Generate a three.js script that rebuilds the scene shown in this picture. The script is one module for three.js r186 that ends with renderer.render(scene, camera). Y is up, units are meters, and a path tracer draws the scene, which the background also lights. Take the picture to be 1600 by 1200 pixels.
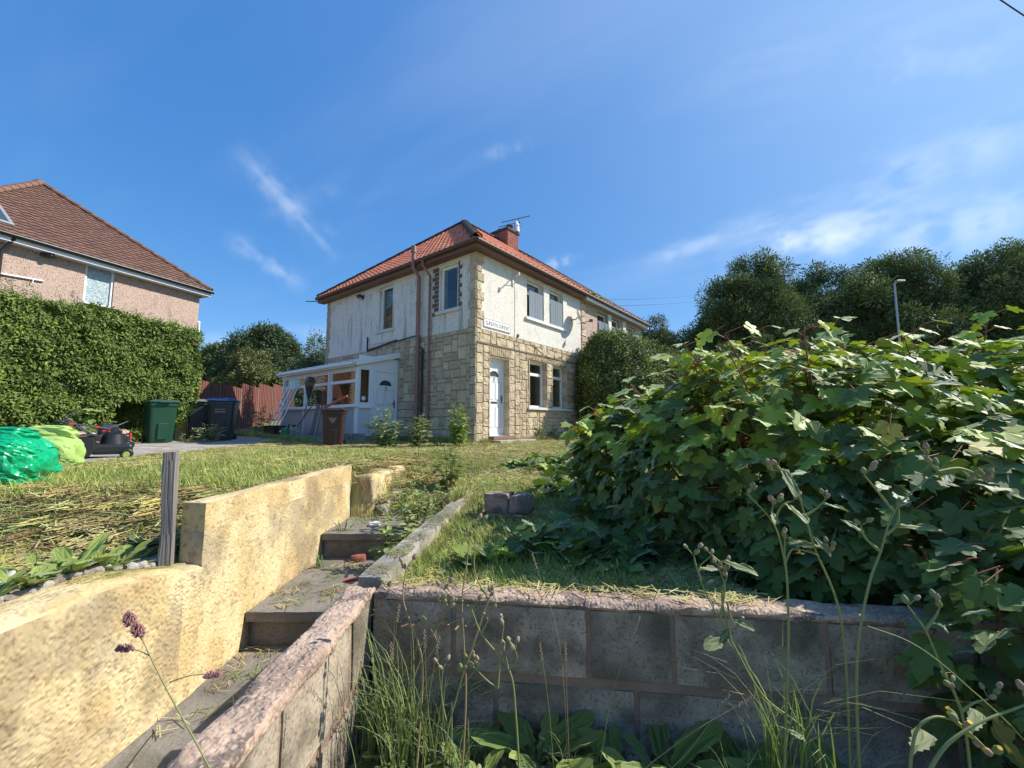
import * as THREE from 'three';
import { mergeGeometries, toCreasedNormals } from 'three/addons/utils/BufferGeometryUtils.js';
import { RoundedBoxGeometry } from 'three/addons/geometries/RoundedBoxGeometry.js';

// ---------------------------------------------------------------- camera, sky, sun, exposure
const scene = new THREE.Scene();
const FOCAL = 650, PITCH = Math.atan(63 / FOCAL), EYE = 0.45;      // y = 0 is the ground at the house
const camera = new THREE.PerspectiveCamera(2 * Math.atan(600 / FOCAL) * 180 / Math.PI, 4 / 3, 0.05, 2500);
camera.position.set(0, EYE, 0);
camera.rotation.order = 'YXZ';
camera.rotation.x = PITCH;
scene.add(camera);
const renderer = new THREE.WebGLRenderer({ antialias: true });
renderer.toneMapping = THREE.LinearToneMapping;
renderer.toneMappingExposure = 1.6;
renderer.shadowMap.enabled = true;

const SUN_EL = 42 * Math.PI / 180, SUN_AZ = 12 * Math.PI / 180;      // sun stands to the right, a little beyond
const SUN = new THREE.Vector3(Math.cos(SUN_EL) * Math.cos(SUN_AZ), Math.sin(SUN_EL), -Math.cos(SUN_EL) * Math.sin(SUN_AZ));
const sun = new THREE.DirectionalLight(new THREE.Color().setRGB(1.0, 0.93, 0.82), 4.6);
sun.position.copy(SUN).multiplyScalar(60); sun.target.position.set(0, 0, -8); sun.position.add(sun.target.position);
sun.castShadow = true; sun.shadow.radius = 1;
sun.shadow.mapSize.set(4096, 4096);
Object.assign(sun.shadow.camera, { left: -40, right: 40, top: 40, bottom: -40, near: 1, far: 160 });
scene.add(sun, sun.target);

// seeded random numbers and noise
function rng(seed) { let a = seed >>> 0; return () => { a = (a + 0x6D2B79F5) | 0; let t = Math.imul(a ^ (a >>> 15), 1 | a); t = (t + Math.imul(t ^ (t >>> 7), 61 | t)) ^ t; return ((t ^ (t >>> 14)) >>> 0) / 4294967296; }; }
const clamp = (x, a = 0, b = 1) => Math.min(b, Math.max(a, x)), lerp = (a, b, t) => a + (b - a) * t;
const smooth = (a, b, x) => { const t = clamp((x - a) / (b - a)); return t * t * (3 - 2 * t); };
const hash2 = (x, y, s) => { let h = (Math.imul(x | 0, 374761393) + Math.imul(y | 0, 668265263) + Math.imul(s | 0, 1442695041)) | 0; h = Math.imul(h ^ (h >>> 13), 1274126177); h = Math.imul(h ^ (h >>> 15), 2246822519); return ((h ^ (h >>> 16)) >>> 0) / 4294967296; };
function vnoise(x, y, per, s = 0) {                                  // tileable value noise, per = whole cells in a tile (0: none)
  const xi = Math.floor(x), yi = Math.floor(y), fx = x - xi, fy = y - yi, u = fx * fx * (3 - 2 * fx), v = fy * fy * (3 - 2 * fy);
  const w = (a) => per ? ((a % per) + per) % per : a;
  const x0 = w(xi), x1 = w(xi + 1), y0 = w(yi), y1 = w(yi + 1);
  return lerp(lerp(hash2(x0, y0, s), hash2(x1, y0, s), u), lerp(hash2(x0, y1, s), hash2(x1, y1, s), u), v);
}
function fbm(x, y, per, oct = 4, s = 0, gain = 0.5) { let a = 0, n = 0, k = 1; for (let i = 0; i < oct; i++) { a += k * vnoise(x, y, per, s + i); n += k; k *= gain; x *= 2; y *= 2; per *= 2; } return a / n; }

// a pixel of the 1600 x 1200 photograph as a viewing direction, and the point where it meets a height or a depth
function pixelDir(u, v) { const x = (u - 800) / FOCAL, y = (600 - v) / FOCAL, c = Math.cos(PITCH), s = Math.sin(PITCH); return new THREE.Vector3(x, y * c + s, -(c - y * s)); }
function onHeight(u, v, h) { const d = pixelDir(u, v); return d.multiplyScalar((h - EYE) / d.y).add(camera.position); }
function atDepth(u, v, depth) { const d = pixelDir(u, v); return d.multiplyScalar(depth / -d.z).add(camera.position); }

// the sky: clear blue that pales towards the horizon and the sun, with thin cirrus
{
  const W = 2048, H = 1024, data = new Float32Array(W * H * 4), dir = new THREE.Vector3();
  const wisps = [[[398, 262], [505, 380], 0.020, 0.26], [[375, 382], [462, 440], 0.016, 0.20], [[430, 330], [520, 300], 0.012, 0.10], [[1040, 400], [1265, 318], 0.016, 0.26], [[1170, 395], [1400, 335], 0.030, 0.36],
    [[1200, 372], [1330, 380], 0.024, 0.26], [[1330, 300], [1590, 215], 0.030, 0.20], [[1150, 120], [1600, 30], 0.05, 0.05], [[1380, 100], [1600, 85], 0.025, 0.14], [[860, 415], [900, 402], 0.010, 0.34], [[765, 240], [820, 228], 0.010, 0.10],
    [[330, 540], [520, 530], 0.022, 0.22], [[1400, 380], [1600, 330], 0.04, 0.24]]
    .map(([a, b, w, k]) => ({ a: pixelDir(...a).normalize(), b: pixelDir(...b).normalize(), w, k }));
  const ab = new THREE.Vector3(), ap = new THREE.Vector3();
  for (let j = 0; j < H; j++) {
    const th = ((j + 0.5) / H - 0.5) * Math.PI, sy = Math.sin(th), cy = Math.cos(th);
    for (let i = 0; i < W; i++) {
      const ph = ((i + 0.5) / W - 0.5) * 2 * Math.PI; dir.set(cy * Math.cos(ph), sy, cy * Math.sin(ph));
      const e = Math.max(sy, 0), k = Math.pow(1 - e, 3.2), hz = Math.pow(1 - e, 11);
      let r = lerp(0.040, 0.150, k) + 0.30 * hz, g = lerp(0.148, 0.400, k) + 0.26 * hz, b = lerp(0.40, 0.75, k) + 0.10 * hz;
      const cs = clamp(dir.dot(SUN)), glow = 0.32 * Math.pow(cs, 5) + 0.12 * Math.pow(cs, 1.5);
      r += glow * 0.50; g += glow * 0.62; b += glow * 0.66;
      let c = 0;
      if (sy > 0.01) {
        const px = dir.x / (sy + 0.12), pz = dir.z / (sy + 0.12), q = px * 0.86 + pz * 0.5, t = -px * 0.5 + pz * 0.86;
        const n = fbm(q * 1.1 + 40, t * 4.2 + 40, 0, 4, 5), m = fbm(px * 0.7 + 17, pz * 0.7 + 9, 0, 3, 9);
        c = 0.05 * smooth(0.4, 0.85, n) * smooth(0.38, 0.75, m + 0.2 * cs);
        if (dir.z < -0.1) for (const s of wisps) {
          ab.subVectors(s.b, s.a); ap.subVectors(dir, s.a);
          const f = ap.dot(ab) / ab.lengthSq(); if (f < -0.6 || f > 1.6) continue;
          const d = ap.addScaledVector(ab, -f).length(); if (d > s.w * 4) continue;
          const st = fbm(f * 3 + s.k * 70, d * 34 + dir.y * 9 + s.w * 900, 0, 5, 3, 0.6);
          c += s.k * 0.95 * Math.exp(-d * d / (s.w * s.w * 1.3)) * smooth(-0.35, 0.25, f) * (1 - smooth(0.75, 1.35, f)) * smooth(0.22, 0.78, st);
        }
      }
      c = clamp(c, 0, 0.75); const cl = 0.88 + 0.1 * cs;
      const o = (j * W + i) * 4; data[o] = lerp(r, cl * 0.95, c); data[o + 1] = lerp(g, cl * 0.98, c); data[o + 2] = lerp(b, cl, c); data[o + 3] = 1;
    }
  }
  const t = new THREE.DataTexture(data, W, H, THREE.RGBAFormat, THREE.FloatType);
  t.mapping = THREE.EquirectangularReflectionMapping; t.magFilter = THREE.LinearFilter; t.minFilter = THREE.LinearFilter; t.wrapS = THREE.RepeatWrapping; t.needsUpdate = true;
  scene.background = t; scene.environment = t;
}

// ---------------------------------------------------------------- helpers
const toByte = (v) => { v = clamp(v); return 255 * (v <= 0.0031308 ? 12.92 * v : 1.055 * Math.pow(v, 1 / 2.4) - 0.055); };
function colourTexture(n, metres, fn) {                              // fn(u, v) -> linear [r, g, b]; the tile covers `metres`
  const d = new Uint8Array(n * n * 4);
  for (let j = 0; j < n; j++) for (let i = 0; i < n; i++) { const c = fn(i / n, j / n), o = (j * n + i) * 4; d[o] = toByte(c[0]); d[o + 1] = toByte(c[1]); d[o + 2] = toByte(c[2]); d[o + 3] = 255; }
  const t = new THREE.DataTexture(d, n, n); t.colorSpace = THREE.SRGBColorSpace; return finish(t, metres);
}
function heightTexture(n, metres, fn) {
  const d = new Uint8Array(n * n * 4);
  for (let j = 0; j < n; j++) for (let i = 0; i < n; i++) { const c = clamp(fn(i / n, j / n)) * 255, o = (j * n + i) * 4; d[o] = d[o + 1] = d[o + 2] = c; d[o + 3] = 255; }
  return finish(new THREE.DataTexture(d, n, n), metres);
}
function finish(t, metres) { t.wrapS = t.wrapT = THREE.RepeatWrapping; t.magFilter = THREE.LinearFilter; t.minFilter = THREE.LinearMipmapLinearFilter; t.generateMipmaps = true; t.repeat.set(1 / metres, 1 / metres); t.needsUpdate = true; return t; }
const rgb = (r, g, b) => new THREE.Color().setRGB(r, g, b);
const mat = (c, o = {}) => new THREE.MeshStandardMaterial({ color: Array.isArray(c) ? rgb(...c) : c, roughness: 0.8, ...o });
const mix3 = (a, b, t) => [lerp(a[0], b[0], t), lerp(a[1], b[1], t), lerp(a[2], b[2], t)];

function metreUV(g) {                                                // uv in metres by the way each face points
  if (g.index) g = g.toNonIndexed();
  const p = g.attributes.position, uv = new Float32Array(p.count * 2), a = new THREE.Vector3(), b = new THREE.Vector3(), c = new THREE.Vector3();
  for (let i = 0; i < p.count; i += 3) {
    a.fromBufferAttribute(p, i); b.fromBufferAttribute(p, i + 1); c.fromBufferAttribute(p, i + 2);
    const n = b.clone().sub(a).cross(c.clone().sub(a)), x = Math.abs(n.x), y = Math.abs(n.y), z = Math.abs(n.z);
    [a, b, c].forEach((q, k) => { const o = (i + k) * 2; if (y >= x && y >= z) { uv[o] = q.x; uv[o + 1] = q.z; } else if (x >= z) { uv[o] = q.z; uv[o + 1] = q.y; } else { uv[o] = q.x; uv[o + 1] = q.y; } });
  }
  g.setAttribute('uv', new THREE.BufferAttribute(uv, 2)); return g;
}
const plain = (g) => { g = g.index ? g.toNonIndexed() : g; for (const k of Object.keys(g.attributes)) if (!['position', 'normal', 'uv', 'color'].includes(k)) g.deleteAttribute(k); if (!g.attributes.normal) g.computeVertexNormals(); return g; };
const merge = (list) => list.length === 1 ? plain(list[0]) : mergeGeometries(list.map(plain));
function slab(x0, x1, y0, y1, z0, z1, bevel = 0) {                   // a box between bounds, its edges rounded when bevel > 0
  const w = x1 - x0, h = y1 - y0, d = z1 - z0;
  const g = bevel ? new RoundedBoxGeometry(w, h, d, 1, Math.min(bevel, w / 2.1, h / 2.1, d / 2.1)) : new THREE.BoxGeometry(w, h, d);
  return metreUV(plain(g).translate((x0 + x1) / 2, (y0 + y1) / 2, (z0 + z1) / 2));
}
function tube(pts, r, sides = 6, r1 = r) {                           // a tapering tube through points
  const P = pts.map((p) => p.isVector3 ? p : new THREE.Vector3(...p)), pos = [], nor = [], uvs = [], idx = [];
  const T = P.map((_, i) => P[Math.min(i + 1, P.length - 1)].clone().sub(P[Math.max(i - 1, 0)]).normalize());
  let n = new THREE.Vector3(0, 1, 0); if (Math.abs(T[0].y) > 0.9) n.set(1, 0, 0);
  let len = 0;
  P.forEach((p, i) => {
    if (i) len += p.distanceTo(P[i - 1]);
    n.addScaledVector(T[i], -n.dot(T[i])).normalize(); const b = T[i].clone().cross(n), rr = lerp(r, r1, i / Math.max(1, P.length - 1));
    for (let k = 0; k <= sides; k++) { const a = k / sides * 2 * Math.PI, d = n.clone().multiplyScalar(Math.cos(a)).addScaledVector(b, Math.sin(a)); pos.push(p.x + d.x * rr, p.y + d.y * rr, p.z + d.z * rr); nor.push(d.x, d.y, d.z); uvs.push(k / sides * 6.28 * rr, len); }
  });
  const s = sides + 1;
  for (let i = 0; i < P.length - 1; i++) for (let k = 0; k < sides; k++) { const a = i * s + k; idx.push(a, a + 1, a + s, a + 1, a + s + 1, a + s); }
  for (const [i, f] of [[0, 1], [P.length - 1, 0]]) { const c = pos.length / 3, t = T[i].clone().multiplyScalar(f ? -1 : 1); pos.push(P[i].x, P[i].y, P[i].z); nor.push(t.x, t.y, t.z); uvs.push(0, 0); for (let k = 0; k < sides; k++) f ? idx.push(c, i * s + k + 1, i * s + k) : idx.push(c, i * s + k, i * s + k + 1); }
  const g = new THREE.BufferGeometry(); g.setAttribute('position', new THREE.Float32BufferAttribute(pos, 3)); g.setAttribute('normal', new THREE.Float32BufferAttribute(nor, 3)); g.setAttribute('uv', new THREE.Float32BufferAttribute(uvs, 2)); g.setIndex(idx);
  return g.toNonIndexed();
}
function extrude(points, depth, bevel = 0, holes = []) {             // outline in x-y, thickness towards -z
  const s = new THREE.Shape(points.map((p) => new THREE.Vector2(...p)));
  for (const h of holes) s.holes.push(new THREE.Path(h.map((p) => new THREE.Vector2(...p))));
  const g = new THREE.ExtrudeGeometry(s, { depth, bevelEnabled: bevel > 0, bevelThickness: bevel, bevelSize: bevel, bevelOffset: -bevel, bevelSegments: 1, curveSegments: 10 });
  return metreUV(g.translate(0, 0, -depth));
}
const rect = (x0, x1, y0, y1) => [[x0, y0], [x1, y0], [x1, y1], [x0, y1]];
const place = (g, x = 0, y = 0, z = 0, ry = 0, rx = 0, rz = 0) => g.applyMatrix4(new THREE.Matrix4().compose(new THREE.Vector3(x, y, z), new THREE.Quaternion().setFromEuler(new THREE.Euler(rx, ry, rz, 'YXZ')), new THREE.Vector3(1, 1, 1)));
const paint = (g, c) => { const n = g.attributes.position.count, a = new Float32Array(n * 3); for (let i = 0; i < n; i++) { a[i * 3] = c[0]; a[i * 3 + 1] = c[1]; a[i * 3 + 2] = c[2]; } g.setAttribute('color', new THREE.BufferAttribute(a, 3)); return g; };

const taken = {};
const numbered = (n) => { const k = taken[n] = (taken[n] ?? -1) + 1; return k ? `${n}_${String(k).padStart(3, '0')}` : n; };
function part(name, geo, m, parent) {
  const o = new THREE.Mesh(Array.isArray(geo) ? merge(geo) : geo, m); o.name = name; o.castShadow = o.receiveShadow = true; parent.add(o); return o;
}
function group(name, parent, x = 0, y = 0, z = 0, ry = 0) { const o = new THREE.Group(); o.name = name; o.position.set(x, y, z); o.rotation.y = ry; parent.add(o); return o; }
function tag(o, label, category, grp, kind) { o.userData.label = label; o.userData.category = category; if (grp) o.userData.group = grp; if (kind) o.userData.kind = kind; return o; }
function thing(name, label, category, [x, y, z] = [0, 0, 0], ry = 0, grp) { return tag(group(numbered(name), scene, x, y, z, ry), label, category, grp); }
function single(name, geo, m, label, category, grp) { return tag(part(numbered(name), geo, m, scene), label, category, grp); }
function structure(name, geo, m) { const o = part(name, geo, m, scene); o.userData.kind = 'structure'; return o; }
function copies(name, geo, m, list, parent = scene) {                // an InstancedMesh of uncountable stuff: list of [Matrix4, [r, g, b]]
  const o = new THREE.InstancedMesh(geo, m, list.length); o.name = name; const c = new THREE.Color();
  list.forEach(([mx, col], i) => { o.setMatrixAt(i, mx); o.setColorAt(i, c.setRGB(...col)); });
  o.castShadow = o.receiveShadow = true; o.userData.kind = 'stuff'; parent.add(o); return o;
}
const matrix = (x, y, z, q, s, sy = s, sz = s) => new THREE.Matrix4().compose(new THREE.Vector3(x, y, z), q, new THREE.Vector3(s, sy, sz));

// ---------------------------------------------------------------- materials
const speck = (u, v, n, s) => hash2(Math.floor(u * n), Math.floor(v * n), s);
const pebbleBump = heightTexture(512, 0.8, (u, v) => 0.55 * vnoise(u * 64, v * 64, 64, 3) + 0.45 * vnoise(u * 128, v * 128, 128, 4));
const renderMap = (base, dirt, k) => colourTexture(512, 1.6, (u, v) => { const a = vnoise(u * 128, v * 128, 128, 7), b = fbm(u * 6, v * 3, 6, 4, 8); let c = mix3(base, dirt, k * smooth(0.58, 0.86, a)); return mix3(c, dirt, 0.30 * smooth(0.5, 0.8, b)); });
const streakMap = (base, dirt) => colourTexture(512, 2.4, (u, v) => { const a = vnoise(u * 192, v * 192, 192, 7), b = fbm(u * 40, v * 3, 0, 4, 12, 0.6), p = fbm(u * 5, v * 4, 0, 3, 14); const c = mix3(base, dirt, 0.7 * smooth(0.58, 0.86, a)); return mix3(c, dirt, 0.75 * smooth(0.5, 0.75, b) * smooth(0.35, 0.6, p)); });
const stoneBump = heightTexture(512, 0.5, (u, v) => 0.6 * fbm(u * 8, v * 8, 8, 5, 11, 0.6) + 0.4 * vnoise(u * 40, v * 40, 40, 2));
const concreteMap = (base, dark, s) => colourTexture(512, 1.0, (u, v) => { const a = fbm(u * 5, v * 5, 5, 5, s, 0.6), b = vnoise(u * 170, v * 170, 170, s + 3), m = smooth(0.55, 0.72, fbm(u * 9, v * 9, 9, 4, s + 9)); let c = mix3(base, dark, smooth(0.3, 0.75, a) * 0.75); c = mix3(c, dark, 0.55 * smooth(0.6, 0.95, b)); return mix3(c, [0.05, 0.055, 0.02], 0.35 * m); });
const roughBump = heightTexture(1024, 0.5, (u, v) => 0.45 * fbm(u * 12, v * 12, 12, 5, 21, 0.6) + 0.3 * fbm(u * 60, v * 60, 60, 2, 25) + 0.25 * (1 - 0.8 * smooth(0.55, 0.95, vnoise(u * 44, v * 44, 44, 5))));
const woodMap = (a, b) => colourTexture(256, 0.5, (u, v) => mix3(a, b, clamp(0.7 * fbm(u * 26, v * 2, 0, 3, 31) + 0.35 * vnoise(u * 70, v * 3, 0, 33))));
const woodBump = heightTexture(256, 0.3, (u, v) => fbm(u * 40, v * 2, 0, 3, 35));
const M = {
  whiteRender: mat([1, 1, 1], { map: renderMap([0.80, 0.77, 0.69], [0.40, 0.37, 0.31], 0.7), bumpMap: pebbleBump, bumpScale: 0.012, roughness: 0.95 }),
  pinkDash: mat([1, 1, 1], { map: renderMap([0.56, 0.42, 0.34], [0.20, 0.13, 0.10], 0.85), bumpMap: pebbleBump, bumpScale: 0.014, roughness: 0.95 }),
  darkMortar: mat([0.25, 0.205, 0.15], { bumpMap: stoneBump, bumpScale: 0.01, roughness: 0.95 }),
  stone: [[0.56, 0.45, 0.29], [0.60, 0.49, 0.32], [0.51, 0.41, 0.27], [0.63, 0.53, 0.36], [0.47, 0.38, 0.26], [0.56, 0.43, 0.29]].map((c, i) => mat([1, 1, 1], { map: colourTexture(128, 0.5, (u, v) => mix3(c, mix3(c, [0.10, 0.08, 0.06], 0.8), 0.6 * smooth(0.52, 0.85, fbm(u * 9, v * 9, 9, 4, 40 + i, 0.65)))), bumpMap: stoneBump, bumpScale: 0.02, roughness: 0.92 })),
  upvc: mat([0.80, 0.81, 0.82], { roughness: 0.35 }), sill: mat([0.62, 0.60, 0.55], { bumpMap: roughBump, bumpScale: 0.002, roughness: 0.8 }),
  glass: new THREE.MeshPhysicalMaterial({ color: rgb(0.86, 0.92, 0.90), transmission: 1, roughness: 0.02, thickness: 0, ior: 1.5 }),
  frosted: mat([1, 1, 1], { map: colourTexture(128, 0.3, (u, v) => mix3([0.20, 0.30, 0.33], [0.50, 0.58, 0.58], smooth(0.35, 0.7, vnoise(u * 30, v * 30, 30, 4)))), bumpMap: pebbleBump, bumpScale: 0.004, roughness: 0.2 }),
  brownPaint: mat([0.16, 0.075, 0.045], { roughness: 0.55, bumpMap: woodBump, bumpScale: 0.001 }), brownPipe: mat([0.27, 0.135, 0.10], { roughness: 0.5 }), blackPipe: mat([0.015, 0.015, 0.016], { roughness: 0.4 }),
  darkGrey: mat([0.05, 0.05, 0.052], { roughness: 0.5 }), aluminium: mat([0.72, 0.73, 0.75], { metalness: 0.8, roughness: 0.35 }), steel: mat([0.35, 0.37, 0.39], { metalness: 0.5, roughness: 0.5 }),
  net: mat([0.5, 0.52, 0.53], { roughness: 1 }), roomWall: mat([0.62, 0.60, 0.54], { roughness: 0.95 }), roomFloor: mat([0.30, 0.25, 0.20]),
  brickRed: mat([1, 1, 1], { map: colourTexture(128, 0.4, (u, v) => mix3([0.34, 0.11, 0.075], [0.15, 0.05, 0.04], fbm(u * 8, v * 8, 8, 4, 51))), bumpMap: roughBump, bumpScale: 0.006, roughness: 0.9 }),
  brickBrown: mat([1, 1, 1], { map: colourTexture(128, 0.4, (u, v) => mix3([0.22, 0.12, 0.08], [0.10, 0.07, 0.05], fbm(u * 8, v * 8, 8, 4, 54))), bumpMap: roughBump, bumpScale: 0.006, roughness: 0.9 }),
  mortar: mat([0.40, 0.35, 0.29], { roughness: 0.95, bumpMap: roughBump, bumpScale: 0.004 }),
  concrete: mat([1, 1, 1], { map: concreteMap([0.42, 0.38, 0.33], [0.17, 0.155, 0.13], 61), bumpMap: roughBump, bumpScale: 0.006, roughness: 0.95 }),
  paving: mat([1, 1, 1], { map: concreteMap([0.21, 0.19, 0.165], [0.09, 0.085, 0.07], 66), bumpMap: roughBump, bumpScale: 0.005, roughness: 0.95 }),
  greyWood: mat([1, 1, 1], { map: woodMap([0.30, 0.27, 0.25], [0.10, 0.09, 0.085]), bumpMap: woodBump, bumpScale: 0.006, roughness: 0.9 }),
  bark: mat([0.13, 0.10, 0.075], { bumpMap: roughBump, bumpScale: 0.02, roughness: 0.95 }),
};
// ---------------------------------------------------------------- the ground
const passageRight = (z) => z > -1.62 ? -0.6 : -0.6 + (-1.62 - z) * 0.083;
const frontLine = (x) => -1.55 + 0.127 * (x + 0.5);                  // outer face of the front wall
function lawnHeight(x, z) {
  const bump = 0.03 * (fbm(x * 1.3 + 30, z * 1.3 + 30, 0, 3, 71) - 0.5) + 0.02 * (vnoise(x * 5 + 9, z * 5 + 9, 0, 72) - 0.5);
  const left = lerp(-0.07 - 0.055 * smooth(-1.4, -1.75, z), 0.085, smooth(-1.8, -2.4, z)) * smooth(-9, -3.6, z) * smooth(-5.5, -1.9, x) + lerp(0, 0.02, smooth(-2, -8, x));
  const right = lerp(-0.25, 0, smooth(-1.0, -8.5, z));
  return lerp(left, right, smooth(-1.1, -0.3, x)) + bump + 0.05 * smooth(-10.5, -13, z) * smooth(-4, -8, x) - 0.07 * smooth(-5, -8.5, z) * smooth(-7, -4.5, x) + 0.7 * smooth(-13, -23, z) * smooth(-6, -10, x);
}
function groundHeight(x, z) {
  const base = lawnHeight(x, z), pr = passageRight(z) + 0.05;
  if (x > -1.36 && x < pr && z > -5.6) {
    if (z > -2.26) return -0.68; if (z > -3.05) return -0.54;
    if (z > -3.45) return -0.36;
    return lerp(base, lerp(-0.33, base, smooth(-3.3, -5.4, z)), smooth(-1.36, -1.02, x) * (1 - smooth(pr - 0.22, pr, x)));
  }
  if (x >= -0.56 && z > frontLine(x) - 0.05) return -0.585 + 0.02 * (vnoise(x * 6 + 5, z * 6 + 5, 0, 74) - 0.5) + 0.30 * smooth(1.5, 2.6, x) * smooth(-0.5, -1.3, z);
  return base;
}
{
  const axis = (segs) => { const out = []; for (const [a, b, s] of segs) for (let k = 0, n = Math.max(1, Math.round((b - a) / s)); k < n; k++) out.push(a + (b - a) * k / n); out.push(segs[segs.length - 1][1]); return out; };
  const xs = axis([[-900, -100, 160], [-100, -20, 10], [-20, -6, 0.8], [-6, -2, 0.12], [-2, 1.6, 0.032], [1.6, 6, 0.15], [6, 20, 0.9], [20, 100, 10], [100, 900, 160]]);
  const zs = axis([[-900, -100, 160], [-100, -20, 10], [-20, -10, 0.6], [-10, -5.6, 0.15], [-5.6, 0.4, 0.034], [0.4, 3, 0.3], [3, 40, 6], [40, 300, 90]]);
  const pos = [], uv = [], idx = [], nx = xs.length;
  for (const z of zs) for (const x of xs) { pos.push(x, groundHeight(x, z), z); uv.push(x, z); }
  for (let j = 0; j < zs.length - 1; j++) for (let i = 0; i < nx - 1; i++) { const a = j * nx + i; idx.push(a, a + nx, a + 1, a + 1, a + nx, a + nx + 1); }
  const g = new THREE.BufferGeometry(); g.setAttribute('position', new THREE.Float32BufferAttribute(pos, 3)); g.setAttribute('uv', new THREE.Float32BufferAttribute(uv, 2)); g.setIndex(idx); g.computeVertexNormals();
  const map = colourTexture(1024, 3.0, (u, v) => { const a = fbm(u * 7, v * 7, 7, 5, 81, 0.6), b = fbm(u * 40, v * 40, 40, 3, 85, 0.7), c = fbm(u * 90, v * 90, 90, 2, 88); let k = mix3([0.16, 0.155, 0.045], [0.36, 0.30, 0.12], smooth(0.35, 0.7, b)); k = mix3(k, [0.095, 0.065, 0.04], 0.8 * smooth(0.5, 0.72, a)); return mix3(k, [0.36, 0.30, 0.15], 0.5 * smooth(0.6, 0.85, c)); });
  structure('ground', g, mat([1, 1, 1], { map, bumpMap: heightTexture(512, 0.7, (u, v) => fbm(u * 20, v * 20, 20, 4, 90, 0.65)), bumpScale: 0.03, roughness: 1 }));
}

// ---------------------------------------------------------------- the stone-clad house and its neighbour under one roof
const CORNER = atDepth(742, 692, 10.6), HOUSE_TURN = (90 - 38.4) * Math.PI / 180;      // local x runs along the front wall, z out of it
const house = thing('stone_clad_house', 'cream rendered house with stone-clad ground floor, red tiled hip roof and white front door', 'house', [CORNER.x, 0, CORNER.z], HOUSE_TURN);
const LEN = 5.55, DEP = 7.7, TOP = 5.03;
const SIDE = -Math.PI / 2;                                           // turns a piece made for the front wall to the side wall
const atSide = (o, s, y, out = 0) => { o.position.set(-out, y, -s); o.rotation.y = SIDE; return o; };

const frontOpenings = [[0.52, 1.36, 0.14, 2.26], [2.24, 3.08, 3.70, 4.86], [3.42, 4.26, 3.70, 4.86], [2.32, 3.28, 0.97, 2.37], [3.59, 4.46, 0.97, 2.37]];
const sideOpenings = [[0.70, 1.40, 3.60, 4.86], [3.62, 4.34, 3.46, 4.90], [4.3, 6.6, 0.1, 2.1]];                          // in s, measured from the corner
const hole = ([a, b, c, d]) => rect(a, b, c, d).reverse();
const frontWall = part('front_wall', extrude(rect(0, LEN, -0.35, TOP), 0.28, 0, frontOpenings.map(hole)), M.whiteRender, house);
const sideWall = part('side_wall', extrude(rect(-DEP, -0.282, -0.35, TOP), 0.28, 0, sideOpenings.map(([a, b, c, d]) => rect(-b, -a, c, d).reverse())), mat([1, 1, 1], { map: streakMap([0.80, 0.77, 0.69], [0.33, 0.31, 0.27]), bumpMap: pebbleBump, bumpScale: 0.010, roughness: 0.95 }), house);
sideWall.rotation.y = SIDE;
part('back_wall', slab(0.28, LEN, -0.35, TOP, -DEP, -DEP + 0.28), M.whiteRender, house);
part('floor', [slab(0.28, LEN - 0.1, 2.55, 2.75, -DEP + 0.28, -0.28), slab(0.28, LEN - 0.1, -0.05, 0.1, -DEP + 0.28, -0.28), slab(0.28, LEN - 0.1, 4.97, 5.02, -DEP + 0.28, -0.28)], M.roomFloor, house);
part('inner_wall', [slab(LEN - 0.1, LEN - 0.003, -0.1, TOP - 0.07, -DEP + 0.28, -0.282), slab(0.28, LEN - 0.1, 0.1, 2.55, -4.2, -4.1), slab(0.28, LEN - 0.1, 2.75, 4.97, -4.2, -4.1), slab(1.72, 1.8, 0.1, 2.55, -4.1, -0.28), slab(1.72, 1.8, 2.75, 4.97, -4.1, -0.28)], M.roomWall, house);

// stone cladding: rock-faced pieces of many sizes
const stoneShapes = (() => {
  const out = [];
  for (let v = 0; v < 5; v++) {
    const r = rng(200 + v), pos = [], idx = [], N = 4;
    const f = (i) => [0, 0.07, 0.35 + 0.1 * (r() - 0.5), 0.68 + 0.1 * (r() - 0.5), 0.93, 1][i];
    for (let j = 0; j <= N + 1; j++) for (let i = 0; i <= N + 1; i++) { const e = i === 0 || j === 0 || i === N + 1 || j === N + 1; pos.push(f(i) - 0.5, f(j) - 0.5, e ? 0 : 0.6 + 0.55 * r()); }
    for (let j = 0; j <= N; j++) for (let i = 0; i <= N; i++) { const a = j * (N + 2) + i; idx.push(a, a + 1, a + N + 2, a + 1, a + N + 3, a + N + 2); }
    const g = new THREE.BufferGeometry(); g.setAttribute('position', new THREE.Float32BufferAttribute(pos, 3)); g.setIndex(idx);
    let h = g.toNonIndexed(); h.computeVertexNormals(); const p = h.attributes.position, uv = new Float32Array(p.count * 2); for (let i = 0; i < p.count; i++) { uv[i * 2] = p.getX(i) * 0.3 + v * 0.17; uv[i * 2 + 1] = p.getY(i) * 0.25 + v * 0.31; } h.setAttribute('uv', new THREE.BufferAttribute(uv, 2)); out.push(h);
  }
  return out;
})();
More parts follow.
